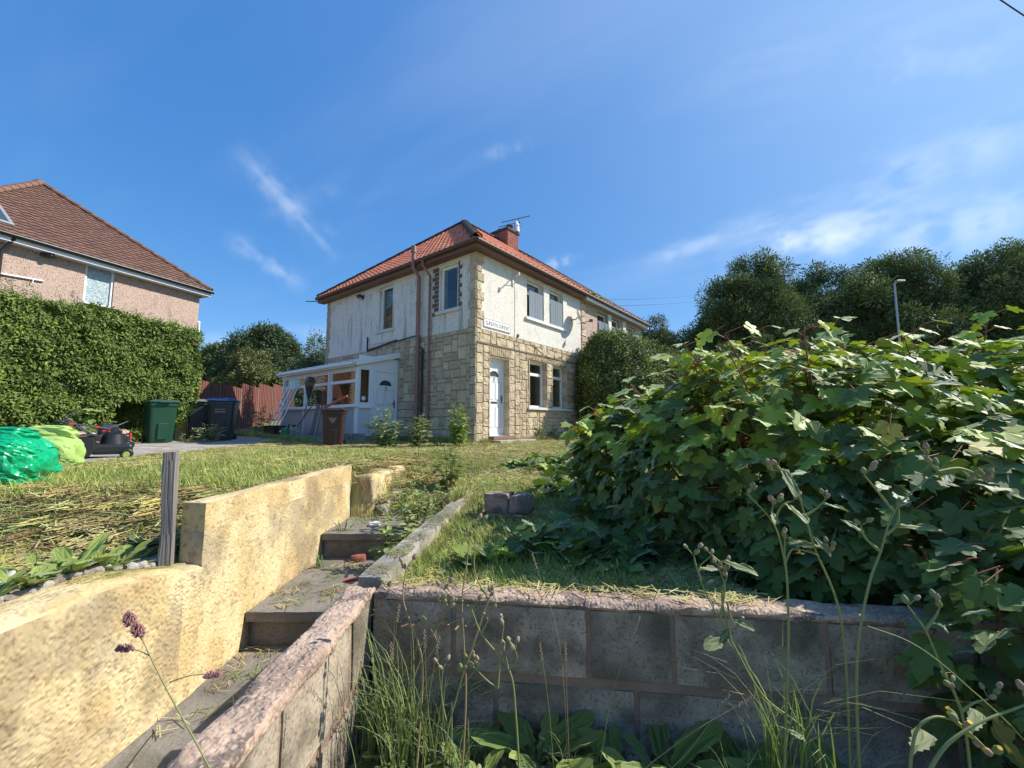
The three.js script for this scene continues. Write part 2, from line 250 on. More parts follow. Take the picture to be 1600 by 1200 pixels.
function ashlar(x0, x1, y0, y1, seed, mod = 0.112, sizes = [[3, 2], [2, 2], [3, 2], [2, 3], [3, 3], [4, 2], [2, 1], [1, 2], [3, 1]]) {
  const r = rng(seed), nx = Math.max(1, Math.round((x1 - x0) / mod)), ny = Math.max(1, Math.round((y1 - y0) / mod)), used = new Uint8Array(nx * ny), out = [], sx = (x1 - x0) / nx, sy = (y1 - y0) / ny;
  const free = (i, j, w, h) => { if (i + w > nx || j + h > ny) return false; for (let b = j; b < j + h; b++) for (let a = i; a < i + w; a++) if (used[b * nx + a]) return false; return true; };
  for (let j = 0; j < ny; j++) for (let i = 0; i < nx; i++) {
    if (used[j * nx + i]) continue;
    let w = 1, h = 1; const s = sizes.slice().sort(() => r() - 0.5); for (const [a, b] of s) if (free(i, j, a, b)) { w = a; h = b; break; }
    for (let b = j; b < j + h; b++) for (let a = i; a < i + w; a++) used[b * nx + a] = 1;
    out.push([x0 + i * sx, x0 + (i + w) * sx, y0 + j * sy, y0 + (j + h) * sy]);
  }
  return out;
}
function column(x0, x1, y0, y1, h, wobble, seed) { const r = rng(seed), out = [], n = Math.round((y1 - y0) / h); for (let k = 0; k < n; k++) { const e = wobble ? (k % 2 ? wobble : 0) : 0; out.push([x0, x1 + e, y0 + (y1 - y0) * k / n, y0 + (y1 - y0) * (k + 1) / n]); } return out; }
const soldiers = (x0, x1, y0, y1) => { const n = Math.round((x1 - x0) / 0.082); return Array.from({ length: n }, (_, k) => [x0 + (x1 - x0) * k / n, x0 + (x1 - x0) * (k + 1) / n, y0, y1]); };
const stonesFront = [
  ...column(0.002, 0.27, -0.05, 2.56, 0.26, 0, 1), ...column(0.27, 0.5, -0.05, 2.56, 0.21, 0, 2), ...soldiers(0.5, 1.42, 2.29, 2.56), ...column(1.38, 1.62, -0.05, 2.29, 0.24, 0, 3), ...ashlar(1.62, 2.28, -0.05, 2.56, 11), ...ashlar(1.42, 1.62, 2.29, 2.56, 12),
  ...soldiers(2.28, 3.30, 2.39, 2.56), ...soldiers(3.30, 4.50, 2.39, 2.56), ...column(3.30, 3.57, 0.98, 2.39, 0.235, 0, 4), ...ashlar(2.28, 4.50, -0.05, 0.88, 13), ...ashlar(4.50, 5.53, -0.05, 2.56, 14), ...ashlar(0.002, 5.53, 2.59, 2.95, 15), ...column(0.002, 0.20, 2.95, 4.98, 0.255, 0.1, 5)].map((q) => [0, ...q]);
const stonesSide = [
  ...column(-0.30, 0.028, 2.97, 4.98, 0.255, 0, 6).map((q, i) => [q[0] + (i % 2 ? 0.07 : 0), q[1], q[2], q[3]]), ...ashlar(-3.18, 0.028, -0.05, 2.97, 21, 0.116), ...ashlar(-4.9, -3.18, 2.55, 2.97, 22), ...ashlar(-7.7, -4.9, 2.5, 2.85, 24), ...column(-7.7, -7.5, 2.85, 5.0, 0.25, 0.08, 8)].map((q) => [1, ...q]);
{
  const r = rng(77), all = [...stonesFront, ...stonesSide];
  house.updateMatrixWorld(); const cam = house.worldToLocal(camera.position.clone());
  const items = all.map(([side, x0, x1, y0, y1]) => {
    const p = side ? new THREE.Vector3(0, (y0 + y1) / 2, (x0 + x1) / 2) : new THREE.Vector3((x0 + x1) / 2, (y0 + y1) / 2, 0), to = cam.clone().sub(p), face = Math.abs(side ? to.x : to.z) / to.length();
    const hidden = side ? x1 < -3.2 && (y1 < 2.5) : false;
    return { side, x0, x1, y0, y1, show: hidden ? 0 : (x1 - x0) * (y1 - y0) * face / to.lengthSq(), v: Math.floor(r() * 5), m: side && x1 < -3.1 && x1 > -5 && y1 < 3 && y0 > 2.5 ? 5 : Math.floor(r() * 6), d: 0.020 + 0.016 * r() };
  }).sort((a, b) => b.show - a.show);
  const rest = {};
  items.forEach((q, i) => {
    const g = 0.009, w = q.x1 - q.x0 - g, h = q.y1 - q.y0 - g, cx = (q.x0 + q.x1) / 2, cy = (q.y0 + q.y1) / 2;
    if (i < 300) { const o = part('stone', stoneShapes[q.v], M.stone[q.m], q.side ? sideWall : frontWall); o.position.set(cx, cy, 0.001); o.scale.set(w, h, q.d); }
    else { const gg = stoneShapes[q.v].clone().applyMatrix4(new THREE.Matrix4().makeScale(w, h, q.d).setPosition(cx, cy, 0.001)); (rest[q.side] ??= []).push(gg); }
  });
  for (const s of [0, 1]) if (rest[s]) part('small_stones', rest[s], M.stone[s ? 4 : 0], s ? sideWall : frontWall).userData.kind = 'stuff';
  // dark mortar bed behind the cladding
  part('mortar_bed', [extrude(rect(0.0, 5.545, -0.35, 2.96), 0.006, 0, [[0.52, 1.36, 0.14, 2.26], [2.32, 3.28, 0.97, 2.37], [3.59, 4.46, 0.97, 2.37]].map(hole)).translate(0, 0, 0.0065)], M.darkMortar, frontWall);
  part('mortar_bed', [slab(-3.18, 0.006, -0.35, 2.97, 0.001, 0.0062), slab(-7.69, -3.182, 2.5, 2.86, 0.001, 0.0062)], M.darkMortar, sideWall);
  // the drip ledge above the soldier courses
  part('ledge', slab(0.02, 5.5, 2.562, 2.588, 0.008, 0.042, 0.006), M.darkMortar, frontWall);
  // stripped brick round the narrow side window
  for (let k = 0; k < 11; k++) { const y = 3.5 + k * 0.128; for (const [a, b] of [[-1.72 + (k % 2) * 0.07, -1.44], [-0.67, -0.60 + (k % 2) * 0.08]]) { const o = part('brick', stoneShapes[k % 5], M.brickBrown, sideWall); o.position.set((a + b) / 2, y + 0.064, 0.001); o.scale.set(b - a - 0.012, 0.116, 0.014); } }
}

// stone reveals of the door and the lower windows
for (const [a, b, c, d] of [[0.52, 1.36, 0.14, 2.26], [2.32, 3.28, 0.97, 2.37], [3.59, 4.46, 0.97, 2.37]]) for (const [k, x0, x1] of [[0, a - 0.02, a + 0.012], [1, b - 0.012, b + 0.02]]) { const n = Math.round((d - c) / 0.24); for (let i = 0; i < n; i++) part('reveal_stone', slab(x0, x1, c + (d - c) * i / n + 0.004, c + (d - c) * (i + 1) / n - 0.004, -0.155, 0.034, 0.006), M.stone[(i * 3 + k) % 6], house); }
// windows and doors; a window is made facing +z, its lower left corner at the origin
function windowPart(parent, w, h, { transom = 0, curtain = 0, frost = false, blind = false, bar = 0.055 } = {}) {
  const o = group('window', parent), f = [slab(0, w, 0, bar, -0.07, 0, 0.006), slab(0, w, h - bar, h, -0.07, 0, 0.006), slab(0, bar, bar, h - bar, -0.07, -0.001, 0.006), slab(w - bar, w, bar, h - bar, -0.07, -0.001, 0.006)];
  if (transom) f.push(slab(bar, w - bar, transom - 0.045, transom + 0.045, -0.075, 0.006, 0.006));
  part('frame', f, M.upvc, o);
  const pane = (y0, y1) => part('pane', slab(bar - 0.01, w - bar + 0.01, y0, y1, -0.042, -0.038), frost ? M.frosted : M.glass, o);
  if (transom) { pane(bar - 0.01, transom - 0.04); pane(transom + 0.04, h - bar + 0.01); } else pane(bar - 0.01, h - bar + 0.01);
  if (curtain) { const pos = []; for (let k = 0; k <= 60; k++) pos.push([bar + (w - 2 * bar) * k / 60, -0.13 + 0.009 * Math.sin(k * 1.7) + 0.004 * Math.sin(k * 0.6)]); part('curtain', extrude([...pos.map(([x, z]) => [x, z]), ...pos.slice().reverse().map(([x, z]) => [x, z - 0.006])], h * curtain).rotateX(-Math.PI / 2).translate(0, h * curtain + 0.0, 0), M.net, o); }
  if (blind) for (let k = 0; k < 16; k++) part('blind_slat', slab(bar, w - bar, h * (k + 0.5) / 16, h * (k + 0.5) / 16 + 0.055, -0.13, -0.122), M.blind ??= mat([0.20, 0.11, 0.06]), o);
  return o;
}
function panelDoor(parent, w, h, { letterbox = false, hinge = -1 } = {}) {           // white uPVC door with a fanlight and four raised panels
  const o = group('door', parent), fr = 0.065;
  part('frame', [slab(0, fr, 0, h, -0.07, 0, 0.006), slab(w - fr, w, 0, h, -0.07, 0, 0.006), slab(fr, w - fr, h - fr, h, -0.07, -0.001, 0.006), slab(fr, w - fr, 0, 0.05, -0.07, -0.001, 0.006)], M.upvc, o);
  const x0 = fr + 0.006, x1 = w - fr - 0.006, cx = w / 2, ly = h * 0.765, lr = (x1 - x0) * 0.31, arc = [];
  for (let k = 0; k <= 14; k++) arc.push([cx + lr * Math.cos(Math.PI * k / 14), ly + lr * 0.72 * Math.sin(Math.PI * k / 14)]);
  part('leaf', extrude(rect(x0, x1, 0.056, h - fr - 0.006), 0.045, 0, [arc.slice().reverse()]).translate(0, 0, -0.016), M.upvc, o);
  const rim = []; for (let k = 0; k <= 14; k++) rim.push([cx + (lr + 0.025) * Math.cos(Math.PI * k / 14), ly - 0.012 + (lr + 0.025) * 0.75 * Math.sin(Math.PI * k / 14), -0.012]);
  part('fanlight_rim', [tube([...rim, rim[0]], 0.011, 5)], M.upvc, o);
  part('fanlight', extrude(arc, 0.006).translate(0, 0, -0.034), M.darkGlass ??= mat([0.05, 0.06, 0.055], { roughness: 0.08 }), o);
  const bead = (a, b, c, d, s = 0.012) => { const z = -0.012; return [slab(a, b, c, c + s, z - 0.004, z + 0.004, 0.003), slab(a, b, d - s, d, z - 0.004, z + 0.004, 0.003), slab(a, a + s, c + s, d - s, z - 0.004, z + 0.004, 0.003), slab(b - s, b, c + s, d - s, z - 0.004, z + 0.004, 0.003)]; };
  const pw = (x1 - x0) / 2;
  for (const [a, b] of [[x0 + pw * 0.18, cx - pw * 0.12], [cx + pw * 0.12, x1 - pw * 0.18]]) for (const [c, d] of [[0.22, h * 0.375], [h * 0.46, h * 0.70]]) { part('panel', [slab(a + 0.018, b - 0.018, c + 0.018, d - 0.018, -0.02, -0.006, 0.008)], M.upvc, o); part('panel_bead', bead(a, b, c, d), M.bead ??= mat([0.52, 0.53, 0.54], { roughness: 0.4 }), o); }
  part('knocker', [tube([[cx - 0.02, ly - 0.06, -0.008], [cx - 0.025, ly - 0.12, 0.012], [cx, ly - 0.15, 0.016], [cx + 0.025, ly - 0.12, 0.012], [cx + 0.02, ly - 0.06, -0.008]], 0.009, 6), place(new THREE.SphereGeometry(0.02, 8, 6), cx, ly - 0.05, -0.004)], M.steel, o);
  const hx = hinge < 0 ? x1 - 0.035 : x0 + 0.035;
  part('handle', [slab(hx - 0.016, hx + 0.016, h * 0.42, h * 0.42 + 0.23, -0.015, -0.003, 0.004), tube([[hx, h * 0.49, -0.005], [hx, h * 0.49, 0.035], [hx + hinge * 0.1, h * 0.49, 0.036]], 0.009, 6)], M.darkGrey, o);
  if (letterbox) part('letterbox', [slab(cx - 0.13, cx + 0.13, h * 0.415, h * 0.415 + 0.055, -0.016, -0.004, 0.004)], M.darkGrey, o);
  return o;
}
panelDoor(house, 0.84, 2.12, { letterbox: true }).position.set(0.52, 0.14, -0.17);
for (const [x, w, c] of [[2.24, 0.84, 0.6], [3.42, 0.84, 0.55]]) windowPart(house, w, 1.16, { transom: 0.80, curtain: 0.72 }).position.set(x, 3.70, -0.09);
windowPart(house, 0.96, 1.40, { transom: 1.02 }).position.set(2.32, 0.97, -0.16);
windowPart(house, 0.87, 1.40, { transom: 1.02 }).position.set(3.59, 0.97, -0.16);
atSide(windowPart(house, 0.70, 1.26, { bar: 0.06 }), 1.40, 3.60, -0.07);
atSide(windowPart(house, 0.72, 1.44, { blind: true }), 4.34, 3.46, -0.10);
part('window_sill', [slab(2.14, 4.42, 3.61, 3.695, -0.12, 0.07, 0.008)], M.upvc, house);
part('window_sill', [slab(2.22, 4.78, 0.885, 0.965, -0.1, 0.085, 0.008)], M.sill, house);
part('mullion_pillar', slab(3.085, 3.415, 3.70, 4.93, -0.02, 0.05, 0.006), M.whiteRender, house);
part('mullion_pillar', slab(4.265, 4.52, 3.60, 4.93, -0.02, 0.05, 0.006), M.whiteRender, house);
for (const [s, y, w] of [[1.05, 3.6, 0.98], [3.98, 3.46, 1.0]]) { const o = part('window_sill', slab(-w / 2, w / 2, -0.09, -0.004, -0.08, 0.07, 0.008), M.sill, house); atSide(o, s, y); }
part('door_step', [slab(0.50, 1.42, -0.1, 0.135, -0.2, 0.20, 0.012)], mat([0.24, 0.13, 0.10], { bumpMap: roughBump, bumpScale: 0.006 }), house);
part('ground_step', [slab(0.4, 2.0, -0.1, 0.035, 0.03, 0.5, 0.02)], M.concrete, house);

// roof: core, pantiles, hip and ridge tiles, soffit, fascia, gutter
const EAVE = 5.20, OVER = 0.26, RIDGE = 8.28, APEX = 3.35, MID = -DEP / 2, FAR = 11.75;
function tileShape(w, len, wave, thick, seg = 6) {                    // a tile in x (across), y (up the slope), z (out of the roof), lower end proud
  const pos = [], row = (y, lift) => { for (let i = 0; i <= seg; i++) { const u = i / seg; pos.push(u * w, y, lift + wave * (Math.cos(u * 2 * Math.PI) * 0.5 + 0.5)); } }, idx = [];
  row(-0.06, 0.002); row(-0.06, thick + 0.012); row(len, 0.004);
  for (let j = 0; j < 2; j++) for (let i = 0; i < seg; i++) { const a = j * (seg + 1) + i; idx.push(a, a + 1, a + seg + 1, a + 1, a + seg + 2, a + seg + 1); }
  const g = new THREE.BufferGeometry(); g.setAttribute('position', new THREE.Float32BufferAttribute(pos, 3)); g.setIndex(idx); const h = g.toNonIndexed(); h.computeVertexNormals();
  const p = h.attributes.position, uv = new Float32Array(p.count * 2); for (let i = 0; i < p.count; i++) { uv[2 * i] = p.getX(i); uv[2 * i + 1] = p.getY(i); } h.setAttribute('uv', new THREE.BufferAttribute(uv, 2)); return h;
}
// origin at the eave, along and up unit vectors; range(t) gives the free stretch along the eave at slope distance t
function tileFaces(parent, faces, { w, gauge, wave, thick, mats, most = 300, eye, seg = 6 }) {
  const shape = tileShape(w - 0.002, gauge + 0.05, wave, thick, seg), r = rng(311), whole = [], cut = [];
  for (const f of faces) {
    const n = f.along.clone().cross(f.up).normalize(), rows = Math.ceil(f.length / gauge);
    for (let j = 0; j < rows; j++) {
      const t = j * gauge, [a0, a1] = f.range(t), [b0, b1] = f.range(Math.min(f.length, t + gauge));
      for (let k = Math.floor(Math.min(a0, b0) / w) - 1; k * w < Math.max(a1, b1); k++) {
        const x = k * w; if (x + w < a0 + 0.02 || x > a1 - 0.02) continue;
        const o = f.origin.clone().addScaledVector(f.along, x).addScaledVector(f.up, t), m = new THREE.Matrix4().makeBasis(f.along, f.up, n).setPosition(o), q = { m, f, x, t, mi: Math.floor(r() * mats.length), d: o.distanceTo(eye), tw: (r() - 0.5) * 0.012 };
        (x >= Math.max(a0, b0) && x + w <= Math.min(a1, b1) && t + gauge < f.length ? whole : cut).push(q);
      }
    }
  }
  whole.sort((a, b) => a.d - b.d);
  const rest = mats.map(() => []);
  whole.forEach((q, i) => { if (i < most) { const o = part('roof_tile', shape, mats[q.mi], parent); q.m.decompose(o.position, o.quaternion, o.scale); o.rotateZ(q.tw); } else rest[q.mi].push(shape.clone().applyMatrix4(q.m)); });
  for (const q of cut) { const g = shape.clone(), p = g.attributes.position; for (let i = 0; i < p.count; i++) { const t = clamp(q.t + p.getY(i), -0.1, q.f.length), [a, b] = q.f.range(t); p.setX(i, clamp(q.x + p.getX(i), a, Math.max(a, b)) - q.x); p.setY(i, t - q.t); } g.computeVertexNormals(); rest[q.mi].push(g.applyMatrix4(q.m)); }
  rest.forEach((l, i) => { if (l.length) part('far_tiles', l, mats[i], parent).userData.kind = 'stuff'; });
}
function polygons(list) { const pos = []; for (const p of list) for (let i = 1; i < p.length - 1; i++) pos.push(...p[0], ...p[i], ...p[i + 1]); const g = new THREE.BufferGeometry(); g.setAttribute('position', new THREE.Float32BufferAttribute(pos, 3)); g.computeVertexNormals(); return metreUV(g); }
const tileMap = (a, b, s) => colourTexture(128, 0.6, (u, v) => mix3(a, b, smooth(0.35, 0.8, fbm(u * 7, v * 7, 7, 4, s))));
const redTiles = [[0.66, 0.22, 0.11], [0.60, 0.19, 0.10], [0.70, 0.26, 0.14], [0.54, 0.165, 0.095]].map((c, i) => mat([1, 1, 1], { map: tileMap(c, [c[0] * 0.62, c[1] * 0.7, c[2] * 0.8], 101 + i), roughness: 0.8, bumpMap: roughBump, bumpScale: 0.004 }));
const darkTiles = [[0.16, 0.085, 0.06], [0.19, 0.10, 0.075], [0.14, 0.08, 0.06]].map((c, i) => mat([1, 1, 1], { map: tileMap(c, [0.07, 0.05, 0.04], 111 + i), roughness: 0.9, bumpMap: roughBump, bumpScale: 0.004 }));
const ridgeDark = mat([0.055, 0.05, 0.045], { roughness: 0.85, bumpMap: roughBump, bumpScale: 0.008 });
const V = (x, y, z) => new THREE.Vector3(x, y, z);
function hipTiles(parent, name, a, b, m, n, r = 0.12) {               // half-round cappings laid end to end
  const d = b.clone().sub(a), l = d.length() / n; d.normalize();
  const side = d.clone().cross(V(0, 1, 0)).normalize(), up = side.clone().cross(d).normalize();
  const pos = [], idx = []; for (let j = 0; j < 3; j++) for (let i = 0; i <= 6; i++) { const t = Math.PI * i / 6, rr = r * (j === 0 ? 0.82 : j === 1 ? 1.06 : 0.94); pos.push(rr * Math.cos(t), [0, 0, l + 0.04][j], rr * 0.75 * Math.sin(t)); }
  for (let j = 0; j < 2; j++) for (let i = 0; i < 6; i++) { const q = j * 7 + i; idx.push(q, q + 7, q + 1, q + 1, q + 7, q + 8); }
  const g = new THREE.BufferGeometry(); g.setAttribute('position', new THREE.Float32BufferAttribute(pos, 3)); g.setIndex(idx); const h = metreUV(g.toNonIndexed()); h.computeVertexNormals();
  for (let k = 0; k < n; k++) { const o = part(name, h, m, parent); new THREE.Matrix4().makeBasis(side, d, up).setPosition(a.clone().addScaledVector(d, k * l)).decompose(o.position, o.quaternion, o.scale); }
}
house.updateMatrixWorld(true);
const houseEye = house.worldToLocal(camera.position.clone());
{
  const A = V(-OVER, EAVE, OVER), B = V(-OVER, EAVE, -DEP - OVER), P = V(APEX, RIDGE, MID), Q = V(LEN, RIDGE, MID), C = V(LEN, EAVE, OVER), D = V(LEN, EAVE, -DEP - OVER), dn = (v) => v.clone().add(V(0, -0.03, 0)).toArray();
  const roof = part('roof', polygons([[A, C, Q, P].map(dn), [B, A, P].map(dn), [D, B, P, Q].map(dn)]), redTiles[1], house);
  const upF = Q.clone().sub(C).setX(0).normalize(), upS = V(APEX + OVER, RIDGE - EAVE, 0).normalize(), lenF = Math.hypot(OVER - MID, RIDGE - EAVE), lenS = Math.hypot(APEX + OVER, RIDGE - EAVE), half = DEP / 2 + OVER;
  tileFaces(roof, [
    { origin: A.clone(), along: V(1, 0, 0), up: upF, length: lenF, range: (t) => [(APEX + OVER) * clamp(t / lenF), LEN + OVER] },
    { origin: B.clone(), along: V(0, 0, 1), up: upS, length: lenS, range: (t) => [half * clamp(t / lenS), 2 * half - half * clamp(t / lenS)] }],
    { w: 0.215, gauge: 0.30, wave: 0.034, thick: 0.028, mats: redTiles, eye: houseEye });
  hipTiles(roof, 'hip_tile', A.clone().add(V(0, 0.03, 0)), P.clone().add(V(0, 0.05, 0)), ridgeDark, 15, 0.15); hipTiles(roof, 'hip_tile', B.clone().add(V(0, 0.03, 0)), P.clone().add(V(0, 0.05, 0)), ridgeDark, 15);
  hipTiles(roof, 'ridge_tile', P.clone().add(V(0, 0.05, 0)), Q.clone().add(V(0, 0.05, 0)), ridgeDark, 6);
  const S0 = EAVE - 0.20;
  part('soffit', [slab(-OVER + 0.02, LEN, S0, S0 + 0.02, 0.002, OVER - 0.02), slab(-OVER + 0.02, -0.002, S0, S0 + 0.02, -DEP - OVER, 0.0)], M.brownPaint, house);
  part('fascia', [slab(-OVER, LEN, S0 - 0.012, EAVE - 0.035, OVER - 0.02, OVER + 0.003), slab(-OVER - 0.003, -OVER + 0.02, S0 - 0.012, EAVE - 0.035, -DEP - OVER, OVER - 0.021)], M.brownPaint, house);
  const gut = (pts) => tube(pts, 0.058, 8), gm = mat([0.10, 0.055, 0.04], { roughness: 0.6 });
  part('gutter', [gut([[-OVER - 0.06, EAVE - 0.055, OVER + 0.06], [LEN, EAVE - 0.055, OVER + 0.06]])], gm, house);
  part('gutter', [gut([[-OVER - 0.06, EAVE - 0.055, OVER + 0.05], [-OVER - 0.06, EAVE - 0.055, -DEP - OVER]])], gm, house);
  // chimney of single bricks with a weathered cap, pots and the aerial
  const ch = group('chimney', house, 5.45, 7.75, -4.35), CW = 0.74, CD = 1.0, CH = 0.95; let row = 0;
  part('mortar_core', slab(0.012, CW - 0.012, 0, CH, 0.012, CD - 0.012), M.mortar, ch);
  const bricks = [[], []];
  for (let y = 0.02; y < CH - 0.05; y += 0.077, row++) {
    const o = row % 2 ? 0.1125 : 0;
    for (let x = -o; x < CW - 0.02; x += 0.225) { const a = Math.max(0, x), b = Math.min(CW, x + 0.215); if (b - a > 0.03) bricks[0].push(slab(a, b, y, y + 0.066, CD - 0.1, CD + 0.0, 0.004)); }
    for (let z = -o; z < CD - 0.12; z += 0.225) { const a = Math.max(0, z), b = Math.min(CD - 0.1, z + 0.215); if (b - a > 0.03) bricks[1].push(slab(0, 0.1, y, y + 0.066, a, b, 0.004)); }
  }
  const bm = [mat([0.30, 0.11, 0.085], { bumpMap: roughBump, bumpScale: 0.005, roughness: 0.9 }), mat([0.19, 0.085, 0.07], { bumpMap: roughBump, bumpScale: 0.005, roughness: 0.9 })];
  bricks.flat().forEach((g, i) => part('brick', g, bm[i % 3 ? 0 : 1], ch));
  part('cap', [slab(-0.05, CW + 0.05, CH, CH + 0.09, -0.05, CD + 0.05, 0.012), slab(-0.02, CW + 0.02, CH + 0.09, CH + 0.13, -0.02, CD + 0.02, 0.01)], ridgeDark, ch);
  for (const [x, z, h] of [[0.38, 0.28, 0.2], [0.4, 0.78, 0.26]]) part('chimney_pot', new THREE.LatheGeometry([[0.13, 0], [0.12, h * 0.75], [0.145, h * 0.8], [0.145, h], [0.11, h], [0.1, 0]].map((p) => new THREE.Vector2(...p)), 14).translate(x, CH + 0.12, z), ridgeDark, ch);
  part('cowl', [new THREE.ConeGeometry(0.13, 0.26, 10).translate(0.62, CH + 0.52, 1.0), new THREE.CylinderGeometry(0.1, 0.12, 0.3, 10).translate(0.62, CH + 0.26, 1.0)], M.upvc, ch);
  const boom = (x, y, z, l, r) => { const e = [x + 0.62 * l, y + 0.24 * l, z + 0.78 * l], out = [tube([[x, y, z], e], r, 5)]; for (let k = 0; k < 9; k++) { const f = (k + 0.5) / 9; out.push(tube([[lerp(x, e[0], f), lerp(y, e[1], f) - 0.06, lerp(z, e[2], f)], [lerp(x, e[0], f), lerp(y, e[1], f) + 0.06, lerp(z, e[2], f)]], 0.009, 4)); } return out; };
  part('aerial', [tube([[CW + 0.03, CH - 0.35, CD - 0.05], [CW + 0.03, CH + 0.75, CD - 0.05]], 0.02, 6), ...boom(CW - 0.42, CH + 0.62, CD - 0.62, 1.25, 0.016), ...boom(CW - 0.5, CH + 0.40, CD - 0.7, 0.95, 0.014), tube([[CW - 0.4, CH + 0.25, CD - 0.6], [CW + 0.12, CH + 0.45, CD + 0.05]], 0.012, 5)], M.darkGrey, ch);
}
// pipes, lamps, bracket, dish and street name on the walls
const onSide = (pts) => pts.map(([s, y, o]) => V(-o, y, -s));
part('soil_pipe', [tube(onSide([[2.19, -0.2, 0.13], [2.19, 4.75, 0.13], [2.19, 4.98, 0.34], [2.19, 5.62, 0.34]]), 0.06, 10), ...[0.9, 2.4, 3.9].map((y) => tube(onSide([[2.19, y, 0.13], [2.19, y + 0.1, 0.13]]), 0.075, 10)), tube(onSide([[2.19, 5.42, 0.34], [2.19, 5.62, 0.34]]), 0.08, 10)], M.brownPipe, house);
part('downpipe', [tube(onSide([[1.74, 0.3, 0.09], [1.74, 4.7, 0.09], [1.80, 4.98, 0.32], [1.80, 5.12, 0.32]]), 0.036, 8), ...[1.2, 3.1, 4.4].map((y) => tube(onSide([[1.74, y, 0.09], [1.74, y + 0.06, 0.09]]), 0.047, 8))], M.brownPipe, house);
part('waste_pipe', [tube(onSide([[3.4, 2.98, 0.06], [2.3, 3.03, 0.08], [2.12, 2.98, 0.12]]), 0.024, 6), tube(onSide([[4.86, 3.32, 0.06], [4.86, 2.86, 0.06], [3.3, 3.02, 0.06]]), 0.028, 6), tube(onSide([[2.0, 0.0, 0.1], [2.0, 2.6, 0.1], [2.25, 2.72, 0.1], [2.26, 3.0, 0.1]]), 0.036, 8)], M.blackPipe, house);
part('cement_patch', [slab(-4.75, -3.35, 3.04, 3.10, 0.001, 0.03, 0.01)], M.sill, sideWall);
part('flood_lamp', [slab(-5.34, -5.24, 4.70, 4.84, 0.001, 0.06, 0.01), place(slab(-0.08, 0.08, -0.06, 0.06, -0.05, 0.06, 0.012), -5.36, 4.80, 0.13, 0, 0.5)], M.darkGrey, sideWall);
part('wall_bracket', [slab(1.50, 1.58, 4.46, 4.96, 0.001, 0.03, 0.004), tube([[1.54, 4.74, 0.02], [1.52, 4.77, 0.24], [1.40, 4.72, 0.34]], 0.018, 6), tube([[1.54, 4.5, 0.02], [1.53, 4.74, 0.24]], 0.01, 5), place(new THREE.CylinderGeometry(0.03, 0.045, 0.09, 8), 1.36, 4.70, 0.36)], M.sill, house);
part('wall_cable', [tube([[1.62, 4.9, 0.012], [1.63, 3.6, 0.012], [1.62, 2.98, 0.012]], 0.006, 4), tube([[2.45, 2.86, 0.04], [3.1, 2.62, 0.05], [3.5, 2.55, 0.06], [4.2, 2.72, 0.05], [4.65, 3.0, 0.02]], 0.008, 5)], M.darkGrey, house);
part('vent', [place(new THREE.TorusGeometry(0.04, 0.015, 6, 12), 1.78, 3.03, 0.012)], M.darkGrey, house);
{
  const d = group('satellite_dish', house, 4.86, 4.16, 0);
  part('dish', new THREE.LatheGeometry(Array.from({ length: 8 }, (_, k) => new THREE.Vector2(0.29 * k / 7, 0.07 * (k / 7) ** 2)), 20).rotateX(1.25).rotateY(0.5).translate(0.05, 0.05, 0.24), mat([0.55, 0.56, 0.56], { roughness: 0.5, side: THREE.DoubleSide }), d);
  part('arm', [tube([[0, -0.05, 0.0], [0, -0.05, 0.2], [0.05, 0.02, 0.24]], 0.018, 6), tube([[0.05, -0.2, 0.27], [0.28, -0.12, 0.62]], 0.012, 5), slab(0.24, 0.33, -0.15, -0.06, 0.58, 0.70, 0.01)], M.darkGrey, d);
}
{
  const c = document.createElement('canvas'); c.width = 1024; c.height = 216; const x = c.getContext('2d');
  x.fillStyle = '#efeee9'; x.fillRect(0, 0, 1024, 216); x.strokeStyle = '#1b1b1b'; x.lineWidth = 12; x.strokeRect(9, 9, 1006, 198);
  x.fillStyle = '#20201f'; x.font = 'bold 140px sans-serif'; x.textAlign = 'center'; x.textBaseline = 'middle'; x.fillText('GRIFFE DRIVE', 512, 112, 900);
  const t = new THREE.CanvasTexture(c); t.colorSpace = THREE.SRGBColorSpace;
  const o = thing('street_name_sign', 'white street sign with black border reading GRIFFE DRIVE on the rendered wall', 'street sign', [CORNER.x, 0, CORNER.z], HOUSE_TURN);
  part('plate', slab(0.28, 1.42, 3.03, 3.275, 0.003, 0.021, 0.003), M.upvc, o);
  const f = new THREE.PlaneGeometry(1.128, 0.235).translate(0.85, 3.1525, 0.0225); part('lettering', f, mat([1, 1, 1], { map: t, roughness: 0.4 }), o);
}
